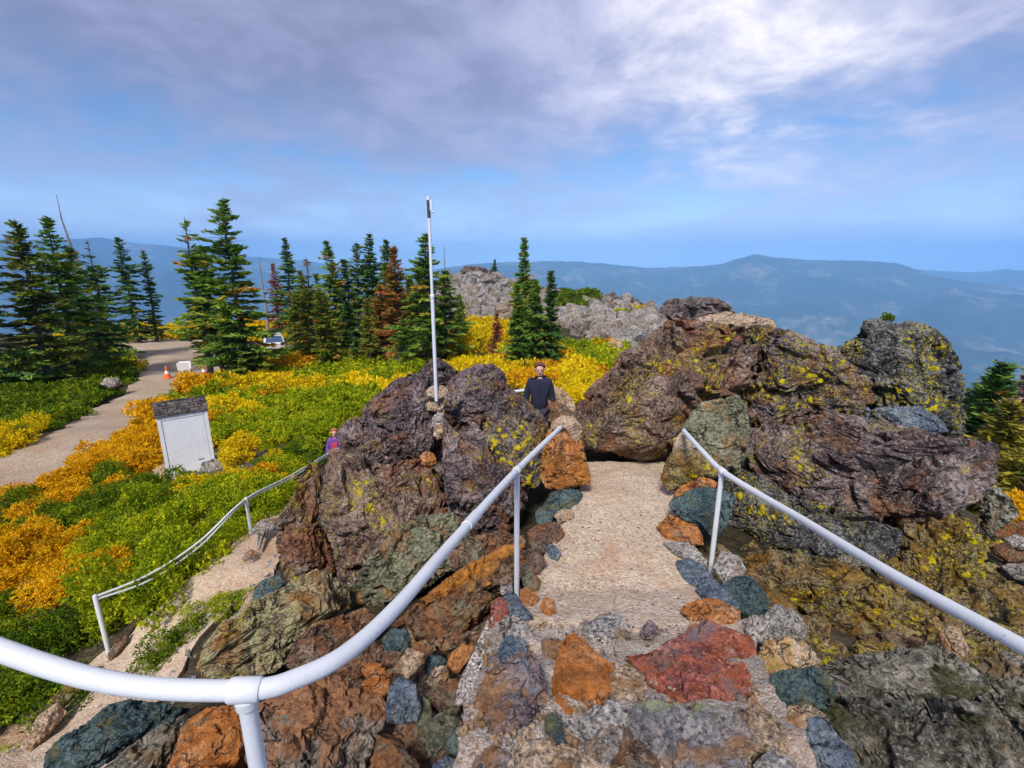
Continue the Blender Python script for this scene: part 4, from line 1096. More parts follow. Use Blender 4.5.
ROAD_XY = poly_xy(road); LOW_XY = poly_xy(lower)
FIELDS = [  # hillside planted with shrubs
    [(-120, 690), (-60, 520), (0, 510), (70, 478), (130, 440), (160, 414), (200, 395), (215, 386), (250, 378), (330, 372), (400, 366), (420, 380), (372, 404), (345, 425), (318, 462), (300, 480), (262, 518), (200, 568), (145, 612), (100, 655), (40, 705), (-120, 800)],
    [(-120, 480), (-120, 410), (0, 385), (60, 378), (120, 366), (146, 372), (140, 380), (98, 406), (48, 434), (0, 460)],
    [(-100, 372), (60, 358), (98, 346), (130, 360), (140, 368), (60, 378), (-100, 395)],
    [(60, 348), (98, 344), (160, 338), (205, 338), (215, 328), (80, 332)],
    [(225, 380), (262, 365), (285, 361), (330, 354), (400, 352), (420, 362), (330, 374)], [(255, 342), (290, 340), (330, 343), (335, 325), (250, 325)],
    [(440, 350), (450, 325), (500, 318), (520, 340), (560, 350), (610, 345), (620, 352), (590, 392), (575, 410), (540, 400), (500, 380), (440, 372)],
    [(615, 322), (625, 312), (645, 312), (645, 320), (625, 326)], [(560, 312), (562, 292), (592, 291), (600, 302), (580, 312)],
]
SH_NEAR = [shrub_mesh(300 + k, 9000, .036) for k in range(5)]
SH_FAR = [shrub_mesh(400 + k, 2600, .075) for k in range(6)]
SH_LO = [shrub_mesh(500 + k, 800, .13) for k in range(6)]
NEAR_ME = {k: [mesh_np('foliage', V, F, SHRUB[k], False, t) for V, F, t in SH_NEAR] for k in SHRUB}
FAR_ME = {k: [mesh_np('foliage', V, F, SHRUB[k], False, t) for V, F, t in SH_FAR] for k in SHRUB}
STEM_ME = []
for k in range(3):
    o = stem_mesh(40 + k).done('stem', M_BARK); STEM_ME.append(o.data); bpy.data.objects.remove(o)

WORD = {'green': 'green', 'lime': 'yellow-green', 'yellow': 'yellow', 'orange': 'orange'}


def region_of(px, py, zc):
    if px > 430 and px < 660: return 'in the meadow below the talus slope' if zc > 14 else 'behind the navy-jacketed person'
    if px > 900: return 'by the pines beyond the mottled boulder'
    if zc < 7.6: return 'on the bank beside the rope rail'
    if zc < 11.0: return 'on the slope between the rope rail and the white shed'
    if zc < 16: return 'around the white shed'
    if px < 150 and zc > 15 and py > 360: return 'on the far bank of the gravel road'
    if zc > 38: return 'along the parking area'
    return 'on the open slope between the shed and the firs'


rng = np.random.default_rng(77)
spots = []
for fi, poly in enumerate(FIELDS):
    xy = poly_xy(poly)
    A = np.array(xy); A = A[~np.isnan(A[:, 0])]
    lo, hi = A.min(0), A.max(0)
    placed = []
    for _ in range(9000):
        p = rng.uniform(lo, hi)
        r = math.hypot(*p)
        s = min(.42 + r * .016, 1.15) * rng.uniform(.6, 1.35)
        if any((p[0] - a) ** 2 + (p[1] - b) ** 2 < (.62 * (s + c) * .5 * 1.36) ** 2 for a, b, c in placed): continue
        if not inside_poly(np.array([p[0]]), np.array([p[1]]), [tuple(a) for a in A])[0]: continue
        if any(inside_poly(np.array([p[0] + dx]), np.array([p[1] + dy]), ROAD_XY)[0] for dx, dy in ((0, 0), (s * .6, 0), (-s * .6, 0), (0, s * .95), (0, -s * .6), (s * .5, s * .6), (-s * .5, s * .6), (0, s * .5))): continue
        if any(inside_poly(np.array([p[0] + dx]), np.array([p[1] + dy]), LOW_XY)[0] for dx, dy in ((0, 0), (s * .45, 0), (-s * .45, 0), (0, s * .45), (0, -s * .45))): continue
        placed.append((p[0], p[1], s))
    z = ground_z([a[0] for a in placed], [a[1] for a in placed]) if placed else []
    for (x, y, s), zz in zip(placed, z):
        px, py, zc = project(np.array([x, y, zz]))
        if 138 < px < 300 and 444 < py < 500 and 9.6 < zc < 13.2 and (py < 486 and px < 236 or rng.random() < .6): continue
        kind, dd = zone_kind(px, py - 60 * s / zc * 3, rng)
        spots.append((x, y, zz, s, kind, float(px), float(py), float(zc)))
spots.append((*W(214, 640, 4.75), .42, 'green', 214, 640, 4.75)); spots.append((*W(232, 612, 4.85), .30, 'lime', 232, 612, 4.85)); spots.append((*W(190, 668, 4.55), .32, 'green', 190, 668, 4.55))
spots.sort(key=lambda a: -(a[3] / a[7]))
SV = {k: [[], [], [], 0] for k in SHRUB}
for i, (x, y, zz, s, kind, px, py, zc) in enumerate(spots):
    rz = rng.uniform(0, 6.28); sq = rng.uniform(.65, 1.25)
    if i < 260:
        near = s / zc > .055
        o = link('shrub', (NEAR_ME if near else FAR_ME)[kind][int(rng.integers(5))], (x, y, zz - .05 * s), None, (0, 0, rz))
        o.scale = (s, s, s * sq)
        g = '%s shrubs %s' % (WORD[kind], region_of(px, py, zc))
        tag(o, 'low %s shrub %s' % (WORD[kind], region_of(px, py, zc)), 'shrub', g)
        if near:
            link('stem', STEM_ME[int(rng.integers(3))], (0, 0, 0), o)
    else:
        V, F, t = SH_LO[int(rng.integers(6))] if zc > 18 else SH_FAR[int(rng.integers(6))]
        c, s_ = math.cos(rz), math.sin(rz)
        V = (V @ np.array([[c, s_, 0], [-s_, c, 0], [0, 0, sq]])) * s + np.array([x, y, zz - .05 * s])
        b = SV[kind]; b[0].append(V); b[1].append(F + b[3]); b[2].append(np.clip(t + rng.normal(0, .12), 0, 1)); b[3] += len(V)
for k, b in SV.items():
    if b[0]:
        tag(link('ground_cover', mesh_np('ground_cover', np.concatenate(b[0]), np.concatenate(b[1]), SHRUB[k], False, np.concatenate(b[2]))), kind='stuff')
print('shrubs', len(spots))


# ------------------------------------------------------------------ conifers
def conifer(seed, h, width, kind='fir', bare_top=0.0, dens=1.0, bare_base=.08, top_thin=.35):
    """trunk bmesh + needle sprays for a tree of height h"""
    rng = np.random.default_rng(seed)
    tb = MB()
    npt = 9
    bend = rng.normal(0, .012 * h, (npt, 2)).cumsum(0) * .5
    ax = np.array([[bend[i, 0], bend[i, 1], h * i / (npt - 1)] for i in range(npt)])
    ax[0, :2] = 0
    r0 = .015 * h + .05
    tb.tube([(ax[0, 0], ax[0, 1], -.4)] + [tuple(a) for a in ax], [r0 * 1.35] + [r0 * (1 - .93 * i / (npt - 1)) for i in range(npt)], 9)
    P, A, Bw, T = [], [], [], []

    def axis(z):
        i = min(max(z / h, 0), .9999) * (npt - 1); k = int(i); f = i - k
        return ax[k] * (1 - f) + ax[k + 1] * f
    z = h * bare_base
    skew = rng.uniform(0, 6.28)
    while z < h * .985:
        f = z / h
        prof = width * (1 - f) ** .72 * (1 if f > .18 else .7 + 1.6 * f)
        step = max(.10, .034 * h * (1 - f * .55))
        prof *= 1 + .55 * gnoise(np.array([[z * .9, seed * .37, .5]]), seed)[0]
        if kind == 'snag': prof *= .55
        nb = int(rng.integers(4, 7)) if kind != 'snag' else int(rng.integers(1, 4))
        a0 = rng.uniform(0, 6.28)
        for b in range(nb):
            a = a0 + b * 6.283 / nb + rng.normal(0, .25)
            L = prof * rng.uniform(.32, 1.35) * (1 + .18 * math.cos(a - skew)) + .06
            if rng.random() < .10: L *= .4
            droop = (-.32 * (1 - f) + .25 * f) + rng.normal(0, .10)
            o = axis(z)
            dirv = np.array([math.cos(a), math.sin(a), 0])
            tip = o + dirv * L + np.array([0, 0, L * droop])
            mid = o + dirv * L * .5 + np.array([0, 0, L * droop * .5 + (-.03 if f < .6 else .02) * L])
            tb.tube([tuple(o), tuple(mid), tuple(tip)], [max(.012, .011 * L + .006), .009 * L + .004, .004], 4, False)
            if kind == 'snag' or (f > 1 - bare_top and rng.random() < .8): continue
            dens_f = dens * (1 if f < 1 - top_thin else .75)
            if rng.random() < .22: continue
            bt = rng.normal(0, .10) + (.45 if rng.random() < .05 else 0)
            m = max(5, int((10 + L * 34) * dens_f))
            u = rng.uniform(.12, 1.0, m) ** .75
            c = np.where(u[:, None] < .5, o + (mid - o) * (u[:, None] * 2), mid + (tip - mid) * (u[:, None] * 2 - 1))
            side = np.array([-dirv[1], dirv[0], 0])
            lat = rng.uniform(-1, 1, m) * (.10 + .30 * L * (1 - u * .7))
            c = c + side * lat[:, None] + np.array([0, 0, 1]) * (rng.normal(-.02, .035, m) - np.abs(lat) * .22)[:, None]
            fw = dirv * .8 + np.array([0, 0, droop])
            aa = nrm_rows(fw + side * np.sign(lat)[:, None] * rng.uniform(.3, 1.1, m)[:, None] + rng.normal(0, .22, (m, 3)) + np.array([0, 0, .12]))
            ln = (.10 + .015 * h * rng.uniform(.5, 1.3, m)) * (.75 if f > .8 else 1)
            bb = nrm_rows(np.cross(aa, np.array([0, 0, 1]) + rng.normal(0, .5, (m, 3)))) * (ln * rng.uniform(.18, .36, m))[:, None]
            P.append(c); A.append(aa * ln[:, None]); Bw.append(bb)
            T.append(np.clip(.12 + .50 * u + bt + rng.normal(0, .10, m) + .25 * gnoise(c * .6 + seed, seed), 0, 1))
        z += step * rng.uniform(.75, 1.25)
    if P:
        V, F = cards(np.concatenate(P), np.concatenate(A), np.concatenate(Bw))
        return tb, V, F, np.repeat(np.concatenate(T), 4)
    return tb, None, None, None


_TREES = {}


def tree(label, bpx, bpy_, tpy, needle, kind='fir', proto=0, width=.17, zc=None, lean=(0, 0), cat='tree', **kw):
    """a tree whose foot shows at (bpx,bpy_) and whose tip reaches row tpy"""
    if zc is None: b = hit([bpx], [bpy_])[0]
    else:
        b = W(bpx, bpy_, zc); b[2] = ground_z(b[0], b[1])[0]
    lo, hi_ = .3, 60.0
    for _ in range(40):
        h = (lo + hi_) / 2
        if project(b + np.array([0, 0, h]))[1] > tpy: lo = h
        else: hi_ = h
    key = (kind, proto, width, tuple(sorted(kw.items())), round(h / 3))
    if key not in _TREES:
        H = h
        tb, V, F, T = conifer(1000 + proto * 7, H, H * width * (1.22 if kind != 'snag' else 1), kind, **kw)
        o = tb.done('trunk', M_BARK if kind != 'snag' else M_DEADWOOD)
        _TREES[key] = (H, o.data, V, F, T, {}); bpy.data.objects.remove(o)
    H, tme, V, F, T, byn = _TREES[key]
    root = empty('conifer' if kind != 'snag' else 'dead_tree', tuple(b), random.uniform(0, 6.28))
    tag(root, label, cat, None)
    s = h / H
    root.scale = (s, s, s)
    root.rotation_euler = (lean[0], lean[1], random.uniform(0, 6.28))
    if lean != (0, 0): root.rotation_euler = (lean[0], lean[1], 0)
    link('trunk', tme, (0, 0, 0), root)
    if V is not None:
        if needle not in byn: byn[needle] = mesh_np('crown', V, F, NEEDLE[needle], False, T)
        link('crown', byn[needle], (0, 0, 0), root)
    return root


tree('dark fir at the very edge of the picture with its crown cut off', 2, 396, 222, 'dark', proto=1, width=.19, zc=25)
tree('full olive-tinged fir beside the gravel road, broadest of its group', 52, 388, 219, 'olive', proto=2, width=.22, zc=27)
tree('green fir with brown-orange patches by the road bend', 80, 378, 216, 'green', proto=3, width=.20, zc=30)
tree('tall leaning bare snag rising above the firs by the road', 103, 345, 193, 'drab', 'snag', proto=4, width=.14, zc=34, lean=(0, -.10), dens=1)
tree('dark leaning fir behind the olive-tinged one', 92, 352, 246, 'dark', proto=5, width=.24, zc=33)
tree('half-dead fir with a reddish bare top behind the dark leaning one', 112, 345, 240, 'dark', proto=8, width=.20, zc=40, bare_top=.22)
tree('narrow dark fir alone beyond the parking area', 137, 334, 236, 'dark', proto=6, width=.17, zc=52)
tree('slimmer dark fir close behind the narrow one', 155, 330, 249, 'dark', proto=7, width=.12, zc=54, dens=.8)
tree('thin-topped fir at the road corner by the white signboard', 212, 380, 217, 'green', proto=9, width=.17, zc=29, bare_top=.22, bare_base=.34)
tree('largest green fir at the road corner with an open ragged top', 249, 382, 197, 'green', proto=10, width=.20, zc=28, dens=1.1)
tree('bright green fir packed between the two at the road corner', 226, 378, 245, 'green', proto=11, width=.22, zc=29, bare_base=.2)
tree('drooping green fir sapling in front of the parked white car', 236, 380, 300, 'green', proto=12, width=.26, zc=27)
tree('slender dark spire beyond the white car', 292, 326, 236, 'dark', proto=6, width=.15, zc=52)
tree('small red-dead conifer beside the slender dark spire', 279, 326, 262, 'red', proto=13, width=.18, zc=56, dens=.7)
tree('grey leafless snag behind the white car', 268, 332, 255, 'drab', 'snag', proto=14, width=.14, zc=55)
tree('brown bare-topped conifer in front of the tree row', 316, 372, 257, 'olive', proto=15, width=.20, zc=34, bare_top=.3)
tree('yellow-green fir standing forward of the tree row', 331, 374, 290, 'olive', proto=3, width=.25, zc=31)
tree('dense fir with a pointed dark top in the tree row', 340, 358, 239, 'green', proto=16, width=.17, zc=40)
tree('bare-trunked fir with a thin crown in the tree row', 363, 356, 241, 'dark', proto=17, width=.16, zc=41, bare_base=.3, dens=.7)
tree('tallest thin fir in the middle of the tree row', 378, 356, 231, 'dark', proto=18, width=.15, zc=41, dens=.8)
tree('dark fir behind the orange-needled tree', 396, 354, 239, 'dark', proto=19, width=.17, zc=42)
tree('orange-needled dying fir beside the pole', 404, 370, 244, 'orange', proto=20, width=.17, zc=34, dens=.85)
tree('short golden-orange fir with a pale trunk in the tree row', 383, 370, 284, 'orange', proto=21, width=.22, zc=34, dens=.8)
tree('ragged young fir with a pale bare trunk in the tree row', 371, 372, 297, 'olive', proto=22, width=.16, zc=33, bare_base=.3, dens=.6)
tree('squat green fir at the front of the tree row near the dark outcrop', 407, 374, 318, 'green', proto=12, width=.28, zc=30)
tree('stocky dark fir with a flat-branched top directly behind the pole', 429, 372, 231, 'green', proto=23, width=.19, zc=32, dens=1.15)
tree('bushy green fir between the pole and the yellow shrubs', 447, 368, 268, 'green', proto=24, width=.22, zc=35)
tree('bare needle-thin snag above the firs near the talus', 447, 340, 245, 'drab', 'snag', proto=14, width=.10, zc=46)
tree('olive fir behind the squat one at the front of the tree row', 421, 362, 262, 'olive', proto=22, width=.2, zc=39)
tree('dark fir between the dense pointed one and the bare-trunked one', 352, 356, 258, 'dark', proto=19, width=.18, zc=42)
tree('green fir beside the short golden-orange one', 389, 362, 262, 'green', proto=3, width=.2, zc=38)
tree('low olive fir at the near end of the tree row by the white car', 300, 360, 290, 'olive', proto=21, width=.24, zc=40)
tree('dim fir filling in behind the brown bare-topped conifer', 324, 354, 272, 'dark', proto=7, width=.22, zc=44)
tree('green fir low at the end of the tree row beside the yellow bushes', 460, 358, 294, 'green', proto=16, width=.22, zc=40)
tree('olive fir low behind the stocky dark one', 414, 366, 275, 'olive', proto=15, width=.20, zc=38)
tree('dark little fir filling the tree row beside the brown one', 352, 366, 300, 'dark', proto=5, width=.26, zc=36)
tree('green fir half hidden between spire and tree row', 306, 345, 270, 'dark', proto=16, width=.22, zc=45)
tree('lone small fir silhouetted on the talus crest', 495, 277, 259, 'dark', proto=6, width=.2, zc=84)
tree('small red-needled tree in the yellow shrubs', 497, 368, 312, 'red', proto=13, width=.17, zc=36, dens=.7)
tree('young cone-shaped fir in the yellow shrubs', 479, 366, 338, 'dark', proto=12, width=.26, zc=36)
tree('tall fir with a bare whorled top below the talus', 525, 360, 236, 'green', proto=25, width=.14, zc=33, dens=1.2, top_thin=.3)
tree('dense leafy green fir in front of the whorled-top one', 519, 384, 284, 'green', proto=11, width=.16, zc=28, dens=1.5)
tree('bushy fir joined to the whorled-top one', 536, 372, 278, 'green', proto=24, width=.15, zc=31, dens=1.4)
tree('slender fir with bare lower trunk behind the navy-jacketed person', 549, 374, 269, 'dark', proto=18, width=.12, zc=32, dens=1.0)
# pines down the slope beyond the mottled boulder
tree('dark pine with the highest top beyond the mottled boulder', 985, 470, 360, 'dark', proto=2, width=.26, zc=17, dens=1.2)
tree('blue-green pine at the picture edge beyond the boulders', 1022, 455, 366, 'dark', proto=3, width=.24, zc=20)
tree('drooping yellow-green conifer beside the mottled boulder', 994, 500, 398, 'gold', proto=11, width=.34, zc=12, dens=1.2)
tree('brownish dead-topped conifer among the pines', 1004, 480, 372, 'drab', proto=15, width=.22, zc=15, dens=.7)
tree('low yellow-green conifer above the stack of flat stones', 1016, 520, 440, 'gold', proto=12, width=.36, zc=10)
tree('dark pine partly hidden behind the black boulder', 962, 450, 385, 'dark', proto=5, width=.3, zc=19)
tree('thin dark pine showing past the black boulder', 974, 462, 374, 'dark', proto=6, width=.2, zc=18)
tree('mid-green pine between the dead-topped conifer and the picture edge', 1013, 466, 374, 'green', proto=16, width=.24, zc=16)
tree('green pine further down the slope at the picture edge', 1052, 470, 380, 'green', proto=16, width=.24, zc=22)
b = link('shrub', FAR_ME['orange'][0], tuple(W(1020, 520, 8.0)), None, (0, 0, 1)); b.scale = (.5, .5, .45); tag(b, 'rust-orange shrub by the low yellow-green conifer', 'shrub')
for px, py, zc, s, lab in [(749, 326, 6.35, .05, 'tiny green sprig behind the concrete cap'), (821, 346, 6.35, .06, 'small green tuft in the saddle between the lichen boulders'), (886, 317, 6.3, .08, 'little pale green tuft on top of the black boulder')]:
    o = link('plant', FAR_ME['green'][2], tuple(W(px, py + 3, zc)), None, (0, 0, 2)); o.scale = (s, s, s * 1.4); tag(o, lab, 'plant')
# taller yellow bushes below the talus
for k, (px, py, zc, s, kind) in enumerate([(458, 366, 36, 1.7, 'yellow'), (470, 362, 38, 1.9, 'yellow'), (486, 352, 42, 2.0, 'yellow'), (500, 350, 44, 1.7, 'orange'), (466, 346, 44, 2.0, 'yellow'), (508, 366, 35, 1.5, 'yellow'), (447, 362, 38, 1.6, 'lime'), (493, 340, 50, 2.0, 'yellow')]):
    p = W(px, py, zc); p[2] = ground_z(p[0], p[1])[0]
    o = link('shrub', FAR_ME[kind][k % 6], tuple(p), None, (0, 0, k)); o.scale = (s, s, s * 1.5)
    tag(o, 'tall %s bush between the pole and the talus slope' % WORD[kind], 'shrub', 'tall %s bushes below the talus' % WORD[kind])
for k, (px, py, zc, s) in enumerate([(566, 303, 68, 2.6), (577, 302, 68, 3.0), (588, 303, 69, 2.6), (573, 308, 66, 2.2)]):
    p = W(px, py, zc); p[2] = ground_z(p[0], p[1])[0]
    o = link('shrub', FAR_ME['green'][k % 6], tuple(p), None, (0, 0, k)); o.scale = (s, s, s * .9)
    tag(o, 'dark green bush on the talus crest by the brown crag', 'shrub', 'dark green bushes on the talus crest')
# ------------------------------------------------------------------ rails and pole
RAIL_A = [W(*p) for p in [(-330, 520, 1.15), (-140, 592, 1.03), (0, 650, .97), (120, 684, .96), (245, 690, .975), (300, 677, 1.02), (350, 650, 1.12), (400, 603, 1.34), (450, 545, 1.75), (517, 470, 2.92), (560, 428, 4.35)]]
RAIL_B = [W(*p) for p in [(684, 431, 4.4), (703, 452, 3.75), (722, 471, 3.33), (760, 495, 2.85), (796, 516, 2.45), (835, 540, 2.06), (900, 579, 1.64), (1000, 634, 1.27), (1100, 690, 1.04), (1250, 770, .82)]]


def handrail(name, label, pts, posts, rad):
    o0 = pts[0]
    root = empty(name, (0, 0, 0)); tag(root, label, 'handrail')
    MB().tube(spline(pts, 14), rad, 24).done('rail', M_PIPE, root)
    for (p, zb, collar) in posts:
        i = int(np.argmin([np.linalg.norm(np.array(q) - p) for q in pts]))
        t = nrm(np.array(pts[min(i + 1, len(pts) - 1)]) - np.array(pts[max(i - 1, 0)]))
        mb = MB().tube([(p[0], p[1], zb), (p[0], p[1], p[2] - rad * .6)], rad * .86, 20)
        mb.done('post', M_PIPE, root)
        c = MB()
        c.tube([tuple(p - t * collar), tuple(p - t * (collar - .004)), tuple(p + t * (collar - .004)), tuple(p + t * collar)], [rad * 1.10, rad * 1.22, rad * 1.22, rad * 1.10], 24)
        c.tube([(p[0], p[1], p[2] - rad * 1.9), (p[0], p[1], p[2] - rad * .9)], [rad * 1.08, rad * 1.16], 20)
        c.done('collar', M_PIPE, root)
    return root


pA1, pA2 = RAIL_A[4], RAIL_A[9]
ra = handrail('handrail', 'long curving white pipe handrail with two posts beside the rubble steps', RAIL_A, [(pA1, -2.0, .030), (pA2, float(path_z(pA2[0], pA2[1])) - .12, .04)], .02)
# pipe joint part way along the rail
j = [np.array(p) for p in spline(RAIL_A, 14)]
k = int(np.argmin([abs(project(p)[0] - 470) for p in j]))
MB().tube([tuple(j[k - 1]), tuple(j[k]), tuple(j[k + 1])], .023, 24).done('coupling', M_PIPE, ra)
pB = RAIL_B[2]
handrail('handrail', 'white pipe handrail on the mottled boulder side of the path with one post', RAIL_B, [(pB, -2.35, .04)], .02)
# mortar sockets that hold the rail ends
make_rock('mortar_footing', 'rounded tan mortar cap on the orange veined boulder at the rail end', 'cap', [(551, 432), (554, 421), (563, 415), (574, 417), (582, 428), (581, 438), (574, 447), (570, 436), (562, 428)], 4.62, .1, .9, facets=2, rough=.4, cat='mortar footing')
make_rock('mortar_footing', 'pale tan mortar cap on the ochre-brown boulder at the short rail end', 'cap', [(672, 450), (676, 438), (682, 430), (690, 434), (696, 448), (686, 452)], 4.5, .1, .8, facets=2, rough=.4, cat='mortar footing')

# doubled rail on the bank
root = empty('rope_rail', (0, 0, 0)); tag(root, 'low double-strand white rail on two posts along the lower walk', 'railing')
q = [(95, 597, 4.6), (150, 574, 4.95), (200, 541, 5.4), (246, 499, 5.95), (290, 476, 7.3), (332, 451, 9.3)]
MB().tube(spline([W(*p) for p in q], 8), .012, 10).done('strand', M_ROPE, root)
q2 = [(95, 600, 4.6), (150, 580, 4.95), (200, 546, 5.4), (246, 501, 5.95), (290, 479, 7.3), (332, 453, 9.3)]
MB().tube(spline([W(*p) for p in q2], 8), .011, 10).done('strand', M_ROPE, root)
for p in (W(95, 597, 4.6), W(246, 499, 5.95)):
    MB().tube([(p[0], p[1], p[2] - .95), (p[0], p[1], p[2] + .012), (p[0], p[1], p[2] + .02)], [.02, .02, .015], 16).done('post', M_PIPE, root)
# short rail behind the person
root = empty('handrail', (0, 0, 0)); tag(root, 'short white rail behind the navy-jacketed person', 'handrail')
a, b_ = W(505, 393, 8.3), W(534, 389, 8.6)
MB().tube([tuple(a), tuple(b_)], .03, 14).done('rail', M_PIPE, root)
c = W(514, 392, 8.4); MB().tube([tuple(c), (c[0], c[1], c[2] - 1.0)], .025, 14).done('post', M_PIPE, root)

base = W(436, 389, 5.75)
root = empty('pole', tuple(base)); tag(root, 'slim weathered white metal pole with a small bracket at its top', 'pole')
lo, hi_ = .5, 5.0
for _ in range(40):
    h = (lo + hi_) / 2
    if project(base + np.array([0, 0, h]))[1] > 197: lo = h
    else: hi_ = h
MB().tube([(0, 0, -.15), (0, 0, h * .50)], .021, 18).tube([(0, 0, h * .5), (0, 0, h * .90)], .017, 18).lathe([(.021, h * .495), (.025, h * .5), (.025, h * .515), (.017, h * .52)]).done('shaft', M_POLE, root)
MB().tube([(0, 0, h * .90), (0, 0, h * .985)], .019, 14).done('sleeve', M_DARKMETAL, root)
MB().box((.026, 0, h * .96), (.025, .03, .11), None, .006).tube([(0, 0, h * .985), (0, 0, h + .01)], .022, 14).tube([(.02, 0, h * .93), (.055, 0, h * .93)], .012, 8).done('bracket', M_POLE, root)
make_rock('concrete_block', 'rough sandy concrete block holding the foot of the pole', 'cap', [(426, 392), (430, 387), (440, 386), (448, 389), (450, 397), (440, 400), (428, 398)], 5.85, .3, .9, facets=4, rough=.6, cat='concrete block')


# ------------------------------------------------------------------ white shed
def shingle_mat():
    t = NT('weathered_shingles')
    co = t.n('ShaderNodeTexCoord').outputs['Object']
    br = t.n('ShaderNodeTexBrick', Vector=t.n('ShaderNodeMapping', Vector=co, Rotation=(math.radians(-40), 0, 0)).outputs[0], Color1=(.035, .035, .045, 1), Color2=(.14, .12, .11, 1), Mortar=(.01, .01, .012, 1), Scale=4.2)
    br.inputs['Mortar Size'].default_value = .03; br.inputs['Row Height'].default_value = .38; br.inputs['Brick Width'].default_value = .7
    n = t.noise(co, 14, 6, .7)
    col = t.mix(t.step(n, .5, .66), br.outputs[0], (.25, .18, .13))
    return t.out(col, .9, t.bump(t.math('ADD', br.outputs['Fac'], n), .6, .03), spec=.1)


M_SHINGLE = shingle_mat()
sb = W(193, 475, 11.55)
sb[2] = min(sb[2], 0)
root = empty('shed', tuple(sb), math.radians(38)); tag(root, 'small white wooden shed with a dark shingle roof on the shrubby slope', 'shed')
w, d, hw = .98, .6, 1.58
mb = MB().box((0, d / 2, hw / 2), (w, d, hw), None, .008)
mb.done('wall', M_WHITEWOOD, root, smooth=False)
tr = MB()
for sx in (-1, 1):
    tr.box((sx * (w / 2 - .035), -.012, hw / 2 - .01), (.075, .03, hw), None, .004)
tr.box((0, -.012, .05), (w - .16, .028, .1), None, .004).box((0, -.012, hw - .07), (w - .16, .028, .1), None, .004)
tr.done('trim', M_WHITEWOOD, root, smooth=False)
dr = MB().box((0, -.006, hw / 2), (w - .17, .018, hw - .24), None, .003); dro = dr.done('front_panel', M_WHITEWOOD, root, smooth=False)  # plain white panel between the trim boards
MB().box((.22, -.016, .36), (.12, .008, .02)).done('dark_streak', M_DARKMETAL, dro)  # dark stain streak on the panel, built as a thin bar
rf = MB()
ri = .24; ov = .06
import mathutils
for k in range(7):     # overlapping shingle courses up the front slope, and the plain rear slope
    f0 = k / 7
    y = -ov + (d / 2 + ov) * f0; z = hw - .03 + ri * f0
    ang = math.atan2(ri, d / 2 + ov)
    M = mathutils.Matrix.Rotation(ang - .07, 3, 'X')
    L = math.hypot(ri, d / 2 + ov) / 7
    for jx in range(8):
        ww = (w + .07) / 8
        rf.box((-(w + .07) / 2 + ww * (jx + .5), y + L * .5 * math.cos(ang), z + L * .5 * math.sin(ang) + .02 + random.uniform(-.004, .006)), (ww * .965, L * 1.25, .022), M)
rf.box((0, d * .75 + .02, hw + ri / 2 + .01), (w + .07, math.hypot(ri, d / 2 + ov), .03), mathutils.Matrix.Rotation(-math.atan2(ri, d / 2 + ov), 3, 'X'))
rf.done('roof', M_SHINGLE, root, smooth=False)
gb = MB()
for sx in (-1, 1):
    gb.bm.faces.new([gb.bm.verts.new((sx * (w / 2 - .004), y, z)) for y, z in ((.0, hw), (d, hw), (d / 2, hw + ri - .06))])
gb.done('gable', M_WHITEWOOD, root, smooth=False)


# ------------------------------------------------------------------ by the road: cones, board, cars
M_CONE = plain('orange_cone_plastic', (.80, .16, .03), .5); M_BOARD = plain('white_sign_face', (.82, .82, .80), .5); M_INK = plain('black_sign_lettering', (.03, .03, .035), .6)
M_WHITECAR = plain('white_car_paint', (.78, .80, .84), .25, spec=.6); M_GLASS = plain('blue_grey_car_glass', (.05, .09, .18), .08, spec=.9)
M_TYRE = plain('black_rubber', (.02, .02, .022), .85); M_RIM = plain('alloy_rim', (.45, .46, .48), .3, metal=.8)
M_REDLAMP = plain('red_lamp', (.45, .02, .02), .3); M_LAMP = plain('clear_lamp', (.75, .77, .80), .15)


def on_ground(px, py):
    p = hit([px], [py])[0]; return p


p = on_ground(168, 379)
root = empty('traffic_cone', tuple(p + np.array([0, 0, .05]))); tag(root, 'orange traffic cone standing in the gravel road by the white board', 'traffic cone')
MB().box((0, 0, .03), (.46, .46, .05), None, .015).done('base', M_CONE, root)
MB().lathe([(.19, .05), (.125, .30)]).lathe([(.085, .46), (.04, .75), (.03, .78)]).done('body', M_CONE, root)
MB().lathe([(.127, .30), (.087, .46)]).done('collar', M_BOARD, root)
p = on_ground(205, 377)
r2 = empty('traffic_cone', tuple(p + np.array([0, 0, .05]))); tag(r2, 'orange traffic cone half hidden under the fir at the road corner', 'traffic cone')
for ch in list(root.children):
    c = ch.copy(); COL.objects.link(c); c.parent = r2
p = on_ground(186, 378)
root = empty('sign_board', tuple(p + np.array([0, 0, .03])), math.radians(20)); root.scale = (.85, .85, .85); tag(root, 'white folding signboard standing on the gravel road beside the cone', 'sign')
for s in (-1, 1):
    M = mathutils.Matrix.Rotation(-s * .2, 3, 'X')
    MB().box((0, s * .18, .58), (.74, .025, 1.16), M, .01).done('panel', M_BOARD, root, smooth=False)
ink = MB(); M = mathutils.Matrix.Rotation(.2, 3, 'X')
for k, (xx, zz, ln) in enumerate([(.12, .86, .34), (.15, .70, .28), (.12, .54, .34), (.16, .38, .26)]):
    ink.box((xx, -.18 + -.016 - (zz - .58) * -.2, zz), (ln, .006, .06), M)
ink.done('lettering', M_INK, root, smooth=False)


